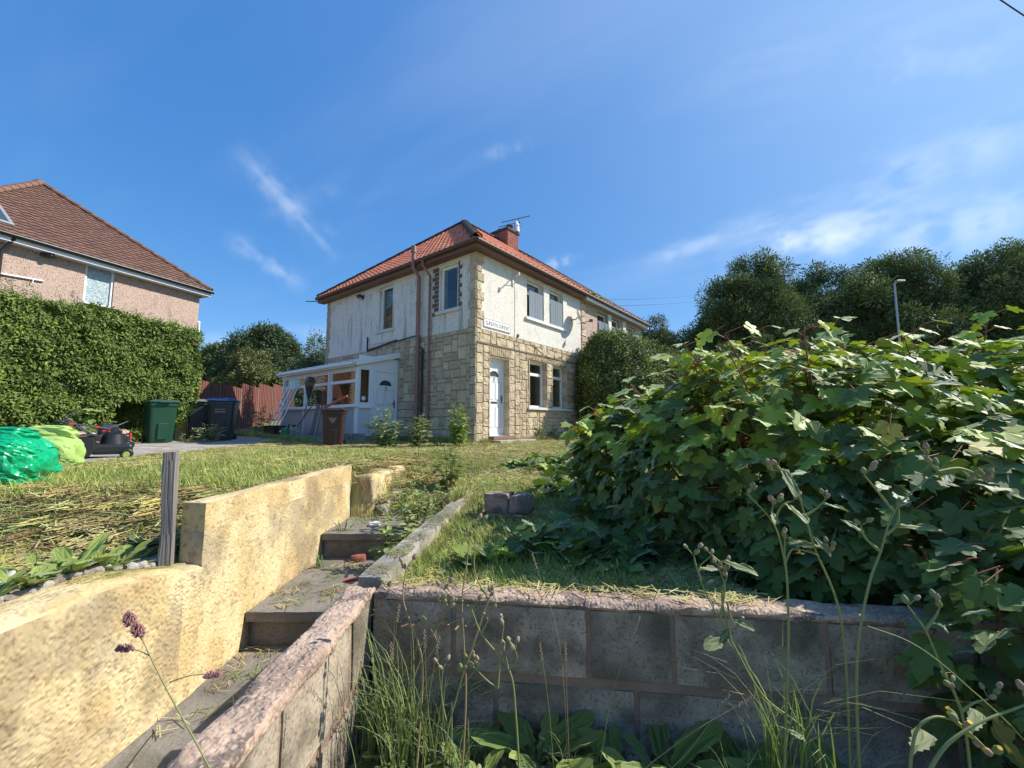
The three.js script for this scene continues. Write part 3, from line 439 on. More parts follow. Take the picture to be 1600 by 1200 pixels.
// the neighbour in the same pair
const neighbour = thing('neighbour_house', 'pinkish pebble-dashed half of the pair with dark tiles behind the tall hedge', 'house', [CORNER.x, 0, CORNER.z], HOUSE_TURN);
{
  const N0 = LEN + 0.003, N1 = 11.5, win = [[6.9, 7.8, 3.7, 4.86], [8.1, 9.0, 3.7, 4.86], [9.9, 10.7, 3.7, 4.86]];
  part('wall', extrude(rect(N0, N1, -0.35, TOP), 0.28, 0, win.map(hole)), M.pinkDash, neighbour);
  part('side_wall', [slab(N1 - 0.28, N1, -0.35, TOP, -DEP, -0.282), slab(N0, N1 - 0.28, -0.35, TOP, -DEP, -DEP + 0.28)], M.pinkDash, neighbour);
  part('floor', [slab(N0, N1 - 0.28, 2.55, 2.75, -DEP + 0.28, -0.285), slab(N0, N1 - 0.28, 2.76, 4.97, -3.2, -3.1)], M.roomWall, neighbour);
  for (const [a, b, c, d] of win) windowPart(neighbour, b - a, d - c, { transom: 0.8, curtain: 0.7 }).position.set(a, c, -0.1);
  for (const [x, h] of [[5.58, 0.24], [5.58, 0.24]].slice(0, 1)) for (let k = 0; k < 8; k++) { const o = part('quoin', stoneShapes[k % 5], M.stone[k % 6], neighbour); o.position.set(x + 0.13 + (k % 2) * 0.05, 3.07 + k * 0.245, 0.001); o.scale.set(0.25 + (k % 2) * 0.1, h - 0.01, 0.03); }
  for (const x of [7.95, 9.4]) part('wall_pillar', slab(x - 0.14, x + 0.14, 3.6, 4.95, -0.02, 0.05, 0.006), M.whiteRender, neighbour);
  const A = V(N0, EAVE, OVER), B = V(FAR, EAVE, OVER), Q = V(FAR - APEX - OVER, RIDGE, MID), P = V(N0, RIDGE, MID), D = V(FAR, EAVE, -DEP - OVER), E = V(N0, EAVE, -DEP - OVER), dn = (v) => v.clone().add(V(0, -0.03, 0)).toArray();
  const roof = part('roof', polygons([[A, B, Q, P].map(dn), [B, D, Q].map(dn), [D, E, P, Q].map(dn)]), darkTiles[0], neighbour), lenF = Math.hypot(OVER - MID, RIDGE - EAVE), up = P.clone().sub(A).normalize();
  tileFaces(roof, [{ origin: A.clone(), along: V(1, 0, 0), up, length: lenF, range: (t) => [0.3, FAR - N0 - (APEX + OVER) * clamp(t / lenF)] }], { w: 0.30, gauge: 0.30, wave: 0.04, thick: 0.03, mats: [redTiles[3], darkTiles[0], darkTiles[1]], eye: houseEye, most: 60 });
  hipTiles(roof, 'hip_tile', B, Q.clone().add(V(0, 0.05, 0)), ridgeDark, 14); hipTiles(roof, 'ridge_tile', P.clone().add(V(0.02, 0.05, 0)), Q.clone().add(V(0, 0.05, 0)), ridgeDark, 7);
  part('soffit', slab(N0, FAR, EAVE - 0.20, EAVE - 0.18, 0.002, OVER - 0.02), mat([0.36, 0.32, 0.27]), neighbour);
  part('fascia', slab(N0, FAR, EAVE - 0.212, EAVE - 0.035, OVER - 0.02, OVER + 0.003), M.upvc, neighbour);
  part('gutter', [tube([[N0, EAVE - 0.055, OVER + 0.06], [FAR, EAVE - 0.055, OVER + 0.06]], 0.058, 8)], M.darkGrey, neighbour);
  const r = rng(5), moss = []; for (let k = 0; k < 60; k++) { const s = 0.03 + 0.05 * r(); moss.push(new THREE.IcosahedronGeometry(s, 1).scale(1, 0.6, 1).translate(N0 + 0.2 + 1.3 * r(), EAVE + 0.02 + 0.12 * r(), OVER + 0.02 - 0.15 * r())); }
  part('roof_moss', moss, mat([0.30, 0.26, 0.06], { roughness: 1 }), neighbour).userData.kind = 'stuff';
}
// ---------------------------------------------------------------- garden walls and steps
function lumpy(x0, x1, y0, y1, z0, z1, cell, amp, seed, freq = 9) {    // a box with an uneven, weathered surface
  const n = (d) => Math.max(1, Math.min(60, Math.round(d / cell))), w = x1 - x0, h = y1 - y0, d = z1 - z0;
  let g = plain(new THREE.BoxGeometry(w, h, d, n(w), n(h), n(d))).translate((x0 + x1) / 2, (y0 + y1) / 2, (z0 + z1) / 2);
  const p = g.attributes.position;
  for (let i = 0; i < p.count; i++) {
    const x = p.getX(i), y = p.getY(i), z = p.getZ(i), e = (k) => fbm((x + y * 0.7) * freq + 50 + k * 13, (z - y * 0.6) * freq + 50 + k * 7, 0, 3, seed + k) - 0.5;
    const near = [(x - x0 < 1e-5) + (x1 - x < 1e-5), (y - y0 < 1e-5) + (y1 - y < 1e-5), (z - z0 < 1e-5) + (z1 - z < 1e-5)], edge = near[0] + near[1] + near[2] > 1 ? amp * (0.5 + e(5)) : 0;
    const sg = (v, a, b) => v < (a + b) / 2 ? 1 : -1;
    p.setXYZ(i, x + 2 * amp * e(0) + (near[0] ? edge * sg(x, x0, x1) : 0), y + 2 * amp * e(1) + (near[1] ? edge * sg(y, y0, y1) : 0), z + 2 * amp * e(2) + (near[2] ? edge * sg(z, z0, z1) : 0));
  }
  g = metreUV(g); g.computeVertexNormals(); return toCreasedNormals(g, 0.9);
}
const blockMats = [71, 77, 83].map((s, i) => mat([1, 1, 1], { map: concreteMap([[0.40, 0.335, 0.25], [0.34, 0.285, 0.215], [0.44, 0.365, 0.27]][i], [0.07, 0.056, 0.042], s), bumpMap: roughBump, bumpScale: 0.006, roughness: 0.97 }));
const pinkMortar = mat([1, 1, 1], { map: colourTexture(512, 0.7, (u, v) => { const a = fbm(u * 5, v * 5, 5, 5, 131, 0.6), b = vnoise(u * 120, v * 120, 120, 133); const g = fbm(u * 60, v * 60, 60, 3, 135, 0.7); let c = mix3([0.47, 0.34, 0.25], [0.28, 0.20, 0.15], smooth(0.35, 0.7, a)); c = mix3(c, [0.09, 0.075, 0.065], 0.8 * smooth(0.60, 0.68, fbm(u * 7, v * 7, 7, 4, 137))); c = mix3(c, [0.12, 0.085, 0.07], 0.45 * smooth(0.54, 0.72, g)); return mix3(c, [0.52, 0.40, 0.31], 0.6 * smooth(0.6, 0.9, b)); }), bumpMap: roughBump, bumpScale: 0.013, roughness: 0.97 });
const brownMortar = mat([1, 1, 1], { map: colourTexture(256, 0.5, (u, v) => mix3([0.34, 0.235, 0.16], [0.19, 0.13, 0.095], fbm(u * 6, v * 6, 6, 4, 141))), bumpMap: roughBump, bumpScale: 0.008, roughness: 0.97 });
function blockRun(t, length, seams, thick, capDepth = 0.028) {         // two courses of concrete blocks, outer face at z = 0, running along +x
  const top = -0.14, ys = [[-0.168, -0.383], [-0.413, -0.66]];
  seams.forEach((row, k) => { for (let i = 0; i < row.length - 1; i++) part('concrete_block', lumpy(row[i] + 0.007, row[i + 1] - 0.007, ys[k][1], ys[k][0], -thick, 0, 0.035, 0.0035, 150 + i * 7 + k * 3), blockMats[(i * 2 + k) % 3], t); });
  part('mortar', lumpy(0.004, length - 0.004, -0.66, top - 0.02, -thick + 0.006, -0.006, 0.05, 0.003, 161), brownMortar, t);
  part('mortar_cap', lumpy(0, length, top - capDepth, top, -thick - 0.004, 0.004, 0.014, 0.010, 163, 18), pinkMortar, t);
}
{
  const a = thing('block_wall', 'low grey concrete block wall with pinkish mortar cap facing the gravel strip', 'garden wall', [-0.5, 0, -1.55], -Math.atan(0.127));
  blockRun(a, 2.1, [[0, 0.30, 0.76, 1.03, 1.49, 1.9, 2.1], [0, 0.45, 0.91, 1.36, 1.82, 2.1]], 0.10);
  const b = thing('block_wall', 'low concrete block wall beside the lower steps, its cap worn pink', 'garden wall', [-0.5, 0, 0.62], Math.PI / 2);
  blockRun(b, 2.22, [[0, 0.24, 0.69, 1.14, 1.59, 2.0, 2.22], [0, 0.45, 0.90, 1.35, 1.80, 2.22]], 0.10, 0.04);
  const c = thing('block_wall', 'narrow grey concrete kerb wall running from the steps towards the house', 'garden wall', [-0.5, 0, -1.665], Math.PI / 2 - 0.083);
  part('concrete_block', lumpy(0, 0.93, -0.62, -0.135, -0.10, 0, 0.03, 0.004, 171), M.concrete, c);
  part('concrete_block', lumpy(0.94, 1.62, -0.5, -0.14, -0.10, 0, 0.03, 0.005, 174), M.concrete, c);
  part('concrete_block', lumpy(1.63, 1.95, -0.5, -0.165, -0.098, 0, 0.03, 0.008, 177), pinkMortar, c);
}
const yellowMap = (grain, stain) => colourTexture(1024, 1.7, (u, v) => {
  const a = fbm(u * 4, v * 4, 4, 5, 181, 0.62), b = fbm(u * 16, v * 8, 16, 4, 184, 0.6), g = fbm(u * 90, v * 90, 90, 3, 187, 0.7), w = fbm(u * 22, v * 5, 0, 4, 189, 0.6);
  let c = mix3([0.54, 0.41, 0.195], [0.65, 0.53, 0.30], smooth(0.3, 0.7, b)); c = mix3(c, [0.40, 0.28, 0.125], 0.8 * smooth(0.5, 0.75, a));
  c = mix3(c, [0.19, 0.16, 0.12], stain * smooth(0.50, 0.70, fbm(u * 5 + 3, v * 4 + 1, 0, 5, 190, 0.68))); c = mix3(c, [0.30, 0.20, 0.09], 0.25 * smooth(0.55, 0.8, w));
  return mix3(c, [0.13, 0.10, 0.065], grain * smooth(0.56, 0.74, g)); });
const dashBump = heightTexture(1024, 0.8, (u, v) => 0.5 * fbm(u * 16, v * 16, 16, 4, 195, 0.6) + 0.5 * vnoise(u * 90, v * 90, 90, 197));
const yellowRender = mat([1, 1, 1], { map: yellowMap(0.42, 0.5), bumpMap: roughBump, bumpScale: 0.008, roughness: 0.96 });
const yellowDash = mat([1, 1, 1], { map: yellowMap(0.42, 0.5), bumpMap: dashBump, bumpScale: 0.007, roughness: 0.98 });
{
  const t = thing('yellow_wall', 'weathered yellow rendered retaining wall stepping up along the steps', 'retaining wall', [-1.3, 0, 0]);
  part('upper_panel', lumpy(-0.105, 0, -0.75, 0.118, -3.43, -1.81, 0.03, 0.006, 191, 5), yellowRender, t);
  const low = lumpy(-0.155, 0.012, -0.80, -0.1, -1.808, 0.5, 0.03, 0.008, 194, 5), p = low.attributes.position;
  for (let i = 0; i < p.count; i++) { const y = p.getY(i), z = p.getZ(i), x = p.getX(i); if (y > -0.3) p.setY(i, y + (y + 0.3) / 0.2 * (0.045 * smooth(-1.75, -1.3, z) - 0.02 * smooth(-0.03, 0.02, x) - 0.03 * smooth(-1.6, -1.81, z))); }
  low.computeVertexNormals(); part('lower_panel', toCreasedNormals(low, 0.9), yellowDash, t);
}
{
  const t = thing('garden_steps', 'dark weathered concrete slab steps between the yellow wall and the block wall', 'steps', [0, 0, 0]), w0 = -1.295, w1 = -0.606;
  part('lower_slab', lumpy(w0, w1, -0.70, -0.622, -2.14, -1.05, 0.05, 0.004, 201), M.paving, t); part('lower_slab', lumpy(w0, w1, -0.72, -0.632, -1.04, 0.6, 0.05, 0.004, 203), M.paving, t);
  part('riser', lumpy(w0, w1, -0.64, -0.505, -2.30, -2.155, 0.04, 0.004, 205), M.paving, t); part('tread', lumpy(w0, w1 + 0.02, -0.506, -0.455, -2.94, -2.115, 0.04, 0.005, 207), M.paving, t);
  part('riser', lumpy(w0, w1 + 0.05, -0.47, -0.335, -3.1, -2.95, 0.04, 0.004, 209), M.paving, t); part('tread', lumpy(w0, w1 + 0.08, -0.336, -0.288, -3.62, -2.915, 0.04, 0.006, 211), M.paving, t);
}
{
  const o = single('fence_post', place(lumpy(-0.022, 0.022, -0.3, 0.335, -0.024, 0.024, 0.03, 0.003, 221, 14), -1.425, 0, -1.775, 0.35, 0, 0.03), M.greyWood, 'cracked grey timber post stump at the end of the yellow wall', 'post');
  const t = thing('masonry_lump', 'lump of two old bricks mortared together lying on the lawn', 'brick', [-0.02, groundHeight(-0.02, -2.92) + 0.02, -2.92], -0.35);
  const bm = mat([1, 1, 1], { map: colourTexture(256, 0.4, (u, v) => mix3([0.34, 0.23, 0.185], [0.14, 0.11, 0.09], smooth(0.3, 0.7, fbm(u * 7, v * 7, 7, 4, 225)))), bumpMap: roughBump, bumpScale: 0.012, roughness: 0.97 });
  part('brick', lumpy(-0.16, 0.015, 0.035, 0.17, -0.07, 0.07, 0.02, 0.008, 226, 14), bm, t); part('brick', lumpy(0.022, 0.16, 0.045, 0.165, -0.07, 0.07, 0.02, 0.011, 229, 14), bm, t);
  part('mortar', lumpy(-0.15, 0.15, 0.0, 0.042, -0.065, 0.062, 0.02, 0.008, 231, 14), pinkMortar, t);
  single('broken_wall_stub', lumpy(-1.37, -1.13, -0.4, 0.035, -4.45, -3.44, 0.035, 0.026, 233, 7), yellowRender, 'broken low stub of wall lying in line beyond the yellow wall', 'rubble');
  const r = rng(41); for (let k = 0; k < 5; k++) single('rubble_stone', place(lumpy(-0.05, 0.05, -0.04, 0.04, -0.04, 0.04, 0.02, 0.014, 240 + k, 16), -1.14 + 0.1 * r(), -0.25 + 0.02 * k, -3.50 - 0.12 * k, r() * 3), k % 2 ? pinkMortar : M.concrete, 'fist-sized broken stone in the heap at the end of the yellow wall', 'stone', 'stones at the end of the yellow wall');
}
// the concrete drive along the hedge
{
  const pos = [], idx = [], uv = [], nS = 60, nW = 12;
  for (let i = 0; i <= nS; i++) for (let j = 0; j <= nW; j++) {
    const t = i / nS, cx = lerp(-4.35, -7.6, t), cz = lerp(-3.2, -12.6, t), e = j === nW ? 0.35 * (fbm(t * 14 + 3, 1.5, 0, 3, 251) - 0.5) : 0, s = lerp(-2.6, 0.42 + 0.5 * smooth(0.35, 0.7, t), j / nW) + e, x = cx + s * 0.937, z = cz + s * 0.1;
    pos.push(x, lawnHeight(x, z) + 0.016, z); uv.push(x, z);
  }
  for (let i = 0; i < nS; i++) for (let j = 0; j < nW; j++) { const a = i * (nW + 1) + j; idx.push(a, a + 1, a + nW + 1, a + 1, a + nW + 2, a + nW + 1); }
  const g = new THREE.BufferGeometry(); g.setAttribute('position', new THREE.Float32BufferAttribute(pos, 3)); g.setAttribute('uv', new THREE.Float32BufferAttribute(uv, 2)); g.setIndex(idx); g.computeVertexNormals();
  structure('driveway', g, M.concrete);
}
// ---------------------------------------------------------------- the pebble-dashed house to the left
{
  const B = onHeight(330, 455, 5.0), t = thing('pebbledash_house', 'pinkish pebble-dashed house with brown tiled hip roof behind the clipped hedge', 'house', [B.x, 0, B.z], Math.acos(0.352));
  const wallZ = -0.25, X0 = -5.95, win = [-3.16, -2.52, 3.74, 4.86];
  part('wall', [extrude(rect(X0, -0.2, 2.96, 4.98), 0.28, 0, [hole(win)]).translate(0, 0, wallZ)], M.pinkDash, t);
  part('end_wall', [slab(-0.48, -0.2, 2.96, 4.98, -7.4, wallZ - 0.282)], M.pinkDash, t);
  const low = part('brick_base', [slab(X0, -0.215, -0.3, 2.955, wallZ - 0.28, wallZ - 0.012), slab(-0.48, -0.215, -0.3, 2.955, -7.4, wallZ - 0.284)], M.mortar, t);
  const rowsB = []; for (let k = 0; k < 39; k++) for (let i = 0; i < 5; i++) rowsB.push([-0.215 - 0.225 * i - (k % 2) * 0.11, 0.02 + k * 0.076]);
  for (const [x, y] of rowsB) part('brick', slab(Math.max(x - 0.215, -1.4), x, y, y + 0.065, wallZ - 0.10, wallZ + 0.002), M.brickRed, low);
  const wd = windowPart(t, 0.64, 1.12, { frost: true }); wd.position.set(win[0], win[2], wallZ - 0.03);
  part('window_sill', slab(win[0] - 0.08, win[1] + 0.1, 3.64, 3.735, wallZ - 0.1, wallZ + 0.08, 0.008), M.darkGrey, t);
  part('room_back', slab(-5.6, -0.5, 2.9, 4.95, -1.4, -1.3), M.roomWall, t);
  const E0 = 5.0, A = V(0, E0, 0), P = V(-2.98, 7.98, -3.7), Q = V(-2.98, 7.98, -9), C = V(-6, E0, 0), D = V(0, E0, -9), G = V(-6, E0, -9), dn = (v) => v.clone().add(V(0, -0.03, 0)).toArray();
  const roof = part('roof', polygons([[C, A, P].map(dn), [A, D, Q, P].map(dn), [G, C, P, Q].map(dn)]), darkTiles[0], t), len = Math.hypot(3.7, 2.98), up = V(0, 2.98, -3.7).normalize();
  const brownTiles = [[0.155, 0.078, 0.052], [0.185, 0.092, 0.062], [0.13, 0.066, 0.046], [0.20, 0.105, 0.07]].map((c, i) => mat([1, 1, 1], { map: tileMap(c, [0.085, 0.05, 0.04], 261 + i), roughness: 0.9, bumpMap: roughBump, bumpScale: 0.004 }));
  t.updateMatrixWorld(true);
  tileFaces(roof, [{ origin: V(0, E0, 0), along: V(1, 0, 0), up, length: len, range: (s) => [-6 + 3.02 * clamp(s / len), -2.98 * clamp(s / len)] }], { w: 0.20, gauge: 0.185, wave: 0.018, thick: 0.03, mats: brownTiles, eye: V(-2.5, 6, 3), seg: 4 });
  hipTiles(roof, 'hip_tile', A.clone().add(V(0, 0.02, 0)), P.clone().add(V(0, 0.04, 0)), brownTiles[3], 14, 0.11); hipTiles(roof, 'ridge_tile', P.clone().add(V(0, 0.04, 0)), Q.clone().add(V(0, 0.04, 0)), brownTiles[3], 13, 0.13); hipTiles(roof, 'hip_tile', C.clone().add(V(0, 0.02, 0)), P.clone().add(V(0, 0.04, 0)), brownTiles[3], 14, 0.11); part('far_wall', slab(-5.95, -5.67, -0.3, 4.98, -9, wallZ - 0.285), M.pinkDash, t);
  part('soffit', slab(X0, -0.0, 4.80, 4.82, wallZ + 0.001, -0.03), M.upvc, t); part('fascia', [slab(X0, 0.0, 4.80, 4.965, -0.03, -0.002), slab(-0.03, 0.0, 4.80, 4.965, -7.4, -0.031)], M.upvc, t);
  part('gutter', [tube([[X0, 4.95, 0.05], [0.05, 4.95, 0.05]], 0.055, 8)], M.blackPipe, t);
  part('downpipe', [tube([[-4.72, -0.2, wallZ + 0.06], [-4.72, 4.55, wallZ + 0.06], [-4.6, 4.9, 0.02]], 0.036, 8)], M.blackPipe, t);
  part('security_lamp', [tube([[-3.98, 4.76, wallZ + 0.03], [-3.9, 4.74, wallZ + 0.2]], 0.06, 10), slab(-4.06, -3.98, 4.72, 4.82, wallZ, wallZ + 0.1, 0.01)], M.darkGrey, t);
  part('wall_conduit', [tube([[-4.7, 4.02, wallZ + 0.03], [-3.95, 4.08, wallZ + 0.03]], 0.025, 6), tube([[-4.14, 4.05, wallZ + 0.04], [-4.15, 3.95, wallZ + 0.05], [-4.08, 3.94, wallZ + 0.05]], 0.01, 5)], M.upvc, t);
  const ow = group('window', t, -0.18, 3.35, -0.75, 0.0); part('frame', [slab(0, 0.36, 0, 0.05, -0.02, 0.02), slab(0, 0.36, 0.65, 0.70, -0.02, 0.02), slab(0, 0.05, 0.05, 0.65, -0.02, 0.02), slab(0.31, 0.36, 0.05, 0.65, -0.02, 0.02)], M.upvc, ow); part('pane', slab(0.05, 0.31, 0.05, 0.65, -0.004, 0.004), M.darkGlass, ow);
  const sk = group('roof_window', t); part('frame', [slab(-0.42, 0.42, -0.55, 0.55, 0, 0.08, 0.01)], M.steel, sk); part('pane', slab(-0.34, 0.34, -0.46, 0.46, 0.081, 0.087), M.darkGlass, sk);
  new THREE.Matrix4().makeBasis(V(1, 0, 0), up, V(1, 0, 0).cross(up)).setPosition(V(-4.95, 5.0, 0).addScaledVector(up, 0.95)).decompose(sk.position, sk.quaternion, sk.scale);
  part('chimney_pots', [new THREE.CylinderGeometry(0.1, 0.13, 0.35, 10).translate(-2.98, 8.3, -7.2), new THREE.CylinderGeometry(0.1, 0.13, 0.4, 10).translate(-2.98, 8.3, -7.8), slab(-3.35, -2.6, 7.6, 8.12, -8.1, -6.9)], ridgeDark, t);
}
// ---------------------------------------------------------------- the lean-to porch on the side wall
{
  const t = thing('lean_to_porch', 'white framed lean-to porch with grey lower panels, sliding windows and panelled door', 'porch', [CORNER.x, 0, CORNER.z], HOUSE_TURN);
  const OUT = -1.39, S0 = 3.2, S1 = 7.85, Z0 = -S0, Z1 = -S1, panel = mat([0.40, 0.43, 0.46], { roughness: 0.5 }), bars = [3.2, 4.75, 6.25, 7.85];
  part('plinth', [slab(OUT - 0.02, -0.01, -0.3, 0.12, Z1, Z0 + 0.015, 0.01), slab(OUT - 0.10, OUT + 0.3, -0.3, 0.2, Z0 - 0.5, Z0 + 0.03, 0.01)], M.concrete, t);
  for (let k = 0; k < 3; k++) part('lower_panel', slab(OUT, OUT + 0.05, 0.12, 0.92, -bars[k + 1] + 0.03, -bars[k] - 0.03), panel, t);
  part('lower_panel', slab(OUT + 0.05, OUT + 0.50, 0.12, 0.92, Z0 - 0.05, Z0 - 0.005), mat([0.60, 0.62, 0.64], { roughness: 0.5 }), t);
  const post = (z, s = 0.06) => slab(OUT - 0.008, OUT + 0.075, 0.12, 2.08, z - s / 2, z + s / 2, 0.006);
  part('frame', [post(Z0 - 0.03, 0.09), post(-bars[1]), post(-bars[2]), post(Z1 + 0.04, 0.08), slab(OUT - 0.004, OUT + 0.07, 2.0, 2.09, Z1, Z0, 0.005), slab(OUT + 0.07, -0.02, 2.04, 2.14, Z0 - 0.07, Z0 - 0.001, 0.005), slab(OUT + 0.46, OUT + 0.53, 0.12, 2.04, Z0 - 0.07, Z0 + 0.001, 0.005), slab(OUT + 0.075, OUT + 0.46, 0.92, 1.02, Z0 - 0.07, Z0 - 0.001, 0.005), slab(OUT + 0.07, -0.02, 2.14, 2.40, Z0 - 0.05, Z0 - 0.012)], M.upvc, t);
  part('sill', [slab(OUT - 0.09, OUT + 0.06, 0.92, 0.97, Z1, Z0 + 0.05, 0.006), slab(OUT + 0.061, OUT + 0.52, 0.90, 0.95, Z0 - 0.05, Z0 + 0.05, 0.006)], M.upvc, t);
  for (let k = 0; k < 3; k++) {
    const w = bars[k + 1] - bars[k] - 0.1, o = windowPart(t, w, 1.03, { transom: 0.70, bar: 0.05 }); o.position.set(OUT + 0.03, 0.97, -bars[k] - 0.05 - w); o.rotation.y = SIDE;
  }
  windowPart(t, 0.375, 1.02, { bar: 0.045 }).position.set(OUT + 0.08, 1.02, Z0 - 0.01);
  part('round_vent', [place(new THREE.CylinderGeometry(0.06, 0.06, 0.012, 18), OUT + 0.24, 1.18, Z0 - 0.035, 0, Math.PI / 2), place(new THREE.CylinderGeometry(0.022, 0.022, 0.02, 10), OUT + 0.24, 1.18, Z0 - 0.03, 0, Math.PI / 2)], M.upvc, t);
  panelDoor(t, 0.82, 1.92).position.set(OUT + 0.54, 0.12, Z0 - 0.004);
  const run = 1.52, rise = 0.40, ang = Math.atan2(rise, run), roofMat = mat([0.55, 0.56, 0.56], { roughness: 0.45 });
  part('roof_sheet', place(slab(0, 1.57, 0, 0.02, Z1 - 0.08, Z0 + 0.06), OUT - 0.12, 2.17, 0, 0, 0, ang), roofMat, t);
  for (let k = 0; k <= 7; k++) part('glazing_bar', place(slab(0, 1.55, 0, 0.045, -0.03, 0.03, 0.005), OUT - 0.125, 2.19, lerp(Z0 + 0.03, Z1 - 0.05, k / 7), 0, 0, ang), M.upvc, t);
  part('roof_edge', [place(slab(0, 1.57, -0.10, 0.05, 0.061, 0.085, 0.004), OUT - 0.12, 2.17, Z0, 0, 0, ang), slab(OUT - 0.15, OUT - 0.125, 2.06, 2.19, Z1 - 0.08, Z0 + 0.08, 0.004)], M.upvc, t);
  part('porch_gutter', [tube([[OUT - 0.18, 2.14, Z1 - 0.08], [OUT - 0.18, 2.13, Z0 + 0.09]], 0.045, 8)], M.upvc, t);
  const bw = part('inner_brickwork', slab(-0.045, -0.008, 0.1, 2.48, Z1 + 0.1, Z0 - 0.08), M.mortar, t), br = [];
  for (let k = 0; k < 31; k++) for (let i = 0; i < 21; i++) { const a = Z0 - 0.08 - i * 0.215 - (k % 2) * 0.107; if (a - 0.2 > Z1 + 0.1) br.push(slab(-0.052, -0.04, 0.12 + k * 0.076, 0.186 + k * 0.076, a - 0.2, a)); }
  part('bricks', br, mat([0.42, 0.17, 0.085], { bumpMap: roughBump, bumpScale: 0.004, roughness: 0.9 }), t).userData.kind = 'stuff';
  part('porch_floor', slab(OUT + 0.06, -0.06, 0.1, 0.13, Z1, Z0 - 0.08), M.concrete, t);
}
// raised paving beside the porch and what stands on it
const yard = (s, out, y = 0) => house.localToWorld(V(-out, y, -s));
{
  const t = thing('raised_paving', 'low concrete edged paving in front of the lean-to porch', 'paving', [CORNER.x, 0, CORNER.z], HOUSE_TURN);
  part('kerb', [lumpy(-2.5, -2.36, -0.3, 0.15, -9.2, -3.25, 0.06, 0.008, 271), lumpy(-2.36, -1.51, -0.3, 0.148, -3.4, -3.25, 0.06, 0.006, 273)], M.concrete, t);
  part('paving_slab', lumpy(-2.355, -1.51, -0.2, 0.125, -9.2, -3.41, 0.1, 0.006, 275), M.paving, t);
}
function at(name, label, category, s, out, y, turn = 0, grp) { const p = yard(s, out, y); return thing(name, label, category, [p.x, p.y, p.z], HOUSE_TURN + turn, grp); }
{
  const l = at('ladder', 'silver aluminium ladder leaning on the porch windows', 'ladder', 6.85, 2.2, 0.125, -Math.PI / 2 - 0.12);
  const rail = (x, o) => tube([[x, 0, 0.02 - o], [x * 0.86, 1.62, -0.62 - o]], 0.021, 6);
  part('rail', [rail(-0.2, 0)], M.aluminium, l); part('rail', [rail(0.2, 0)], M.aluminium, l); part('rail', [rail(-0.17, 0.2)], M.aluminium, l); part('rail', [rail(0.17, 0.2)], M.aluminium, l);
  for (let k = 1; k < 7; k++) { const f = k / 7; part('rung', slab(-0.2 + 0.02 * f, 0.2 - 0.02 * f, 1.62 * f - 0.015, 1.62 * f + 0.015, -0.64 * f - 0.02, -0.64 * f + 0.04, 0.004), M.aluminium, l); }
  const c = at('storage_crate', 'black plastic crate standing on the paving near the ladder', 'crate', 6.35, 2.2, 0.125, -Math.PI / 2);
  part('body', [slab(-0.36, 0.36, 0, 0.02, -0.17, 0.17), slab(-0.36, 0.36, 0.02, 0.27, -0.17, -0.15, 0.004), slab(-0.36, 0.36, 0.02, 0.27, 0.15, 0.17, 0.004), slab(-0.36, -0.34, 0.02, 0.27, -0.149, 0.149), slab(0.34, 0.36, 0.02, 0.27, -0.149, 0.149)], M.blackPipe, c); part('rim', [slab(-0.38, 0.38, 0.27, 0.29, 0.15, 0.19, 0.004), slab(-0.38, 0.38, 0.27, 0.29, -0.19, -0.15, 0.004), slab(-0.38, -0.34, 0.27, 0.29, -0.149, 0.149), slab(0.34, 0.38, 0.27, 0.29, -0.149, 0.149)], M.blackPipe, c);
  const w = at('spare_wheel', 'small black trolley wheel leaning beside the plastic crate', 'wheel', 5.75, 2.25, 0.245, -Math.PI / 2 + 0.3);
  part('tyre', new THREE.TorusGeometry(0.09, 0.035, 8, 18), M.blackPipe, w); part('hub', place(new THREE.CylinderGeometry(0.035, 0.035, 0.06, 12), 0, 0, 0, 0, Math.PI / 2), M.aluminium, w);
  const g = at('petrol_can', 'green plastic fuel can with dark spout on the paving', 'fuel can', 5.4, 2.25, 0.125, -Math.PI / 2);
  part('body', new RoundedBoxGeometry(0.30, 0.22, 0.17, 2, 0.03).translate(0, 0.11, 0), mat([0.0, 0.26, 0.10], { roughness: 0.4 }), g); part('handle', tube([[-0.1, 0.215, 0], [-0.08, 0.27, 0], [0.05, 0.27, 0], [0.07, 0.215, 0]], 0.014, 6), mat([0.0, 0.22, 0.09], { roughness: 0.4 }), g); part('spout', tube([[0.11, 0.21, 0], [0.12, 0.27, 0], [0.16, 0.34, 0]], 0.028, 8, 0.018), M.darkGrey, g);
  const s = at('concrete_slab', 'broken concrete slab propped at the paving edge by the brown bin', 'slab', 4.85, 2.25, 0.125, -Math.PI / 2); part('slab_piece', lumpy(-0.26, 0.2, 0, 0.25, -0.05, 0.05, 0.04, 0.012, 281), M.concrete, s);
  const b = at('timber_board', 'grey upright timber board leaning against the porch', 'timber', 4.95, 1.75, 0.12, -Math.PI / 2); part('board', place(slab(-0.09, 0.09, 0, 0.95, -0.015, 0.015, 0.003), 0, 0, 0, 0, -0.2), M.greyWood, b);
  const b2 = at('timber_board', 'slim pale stick leaning between the rake and the brown bin', 'timber', 4.55, 1.8, 0.12, -Math.PI / 2); part('stick', tube([[0, 0, 0], [-0.1, 0.9, -0.2]], 0.018, 6), M.greyWood, b2);
  // leaf rake standing fan upwards
  const k = at('leaf_rake', 'black fan-headed leaf rake standing upright before the porch window', 'rake', 4.9, 2.15, 0.125, -Math.PI / 2);
  part('handle', tube([[0.03, 0, 0], [0, 1.05, -0.25]], 0.014, 6), M.greyWood, k);
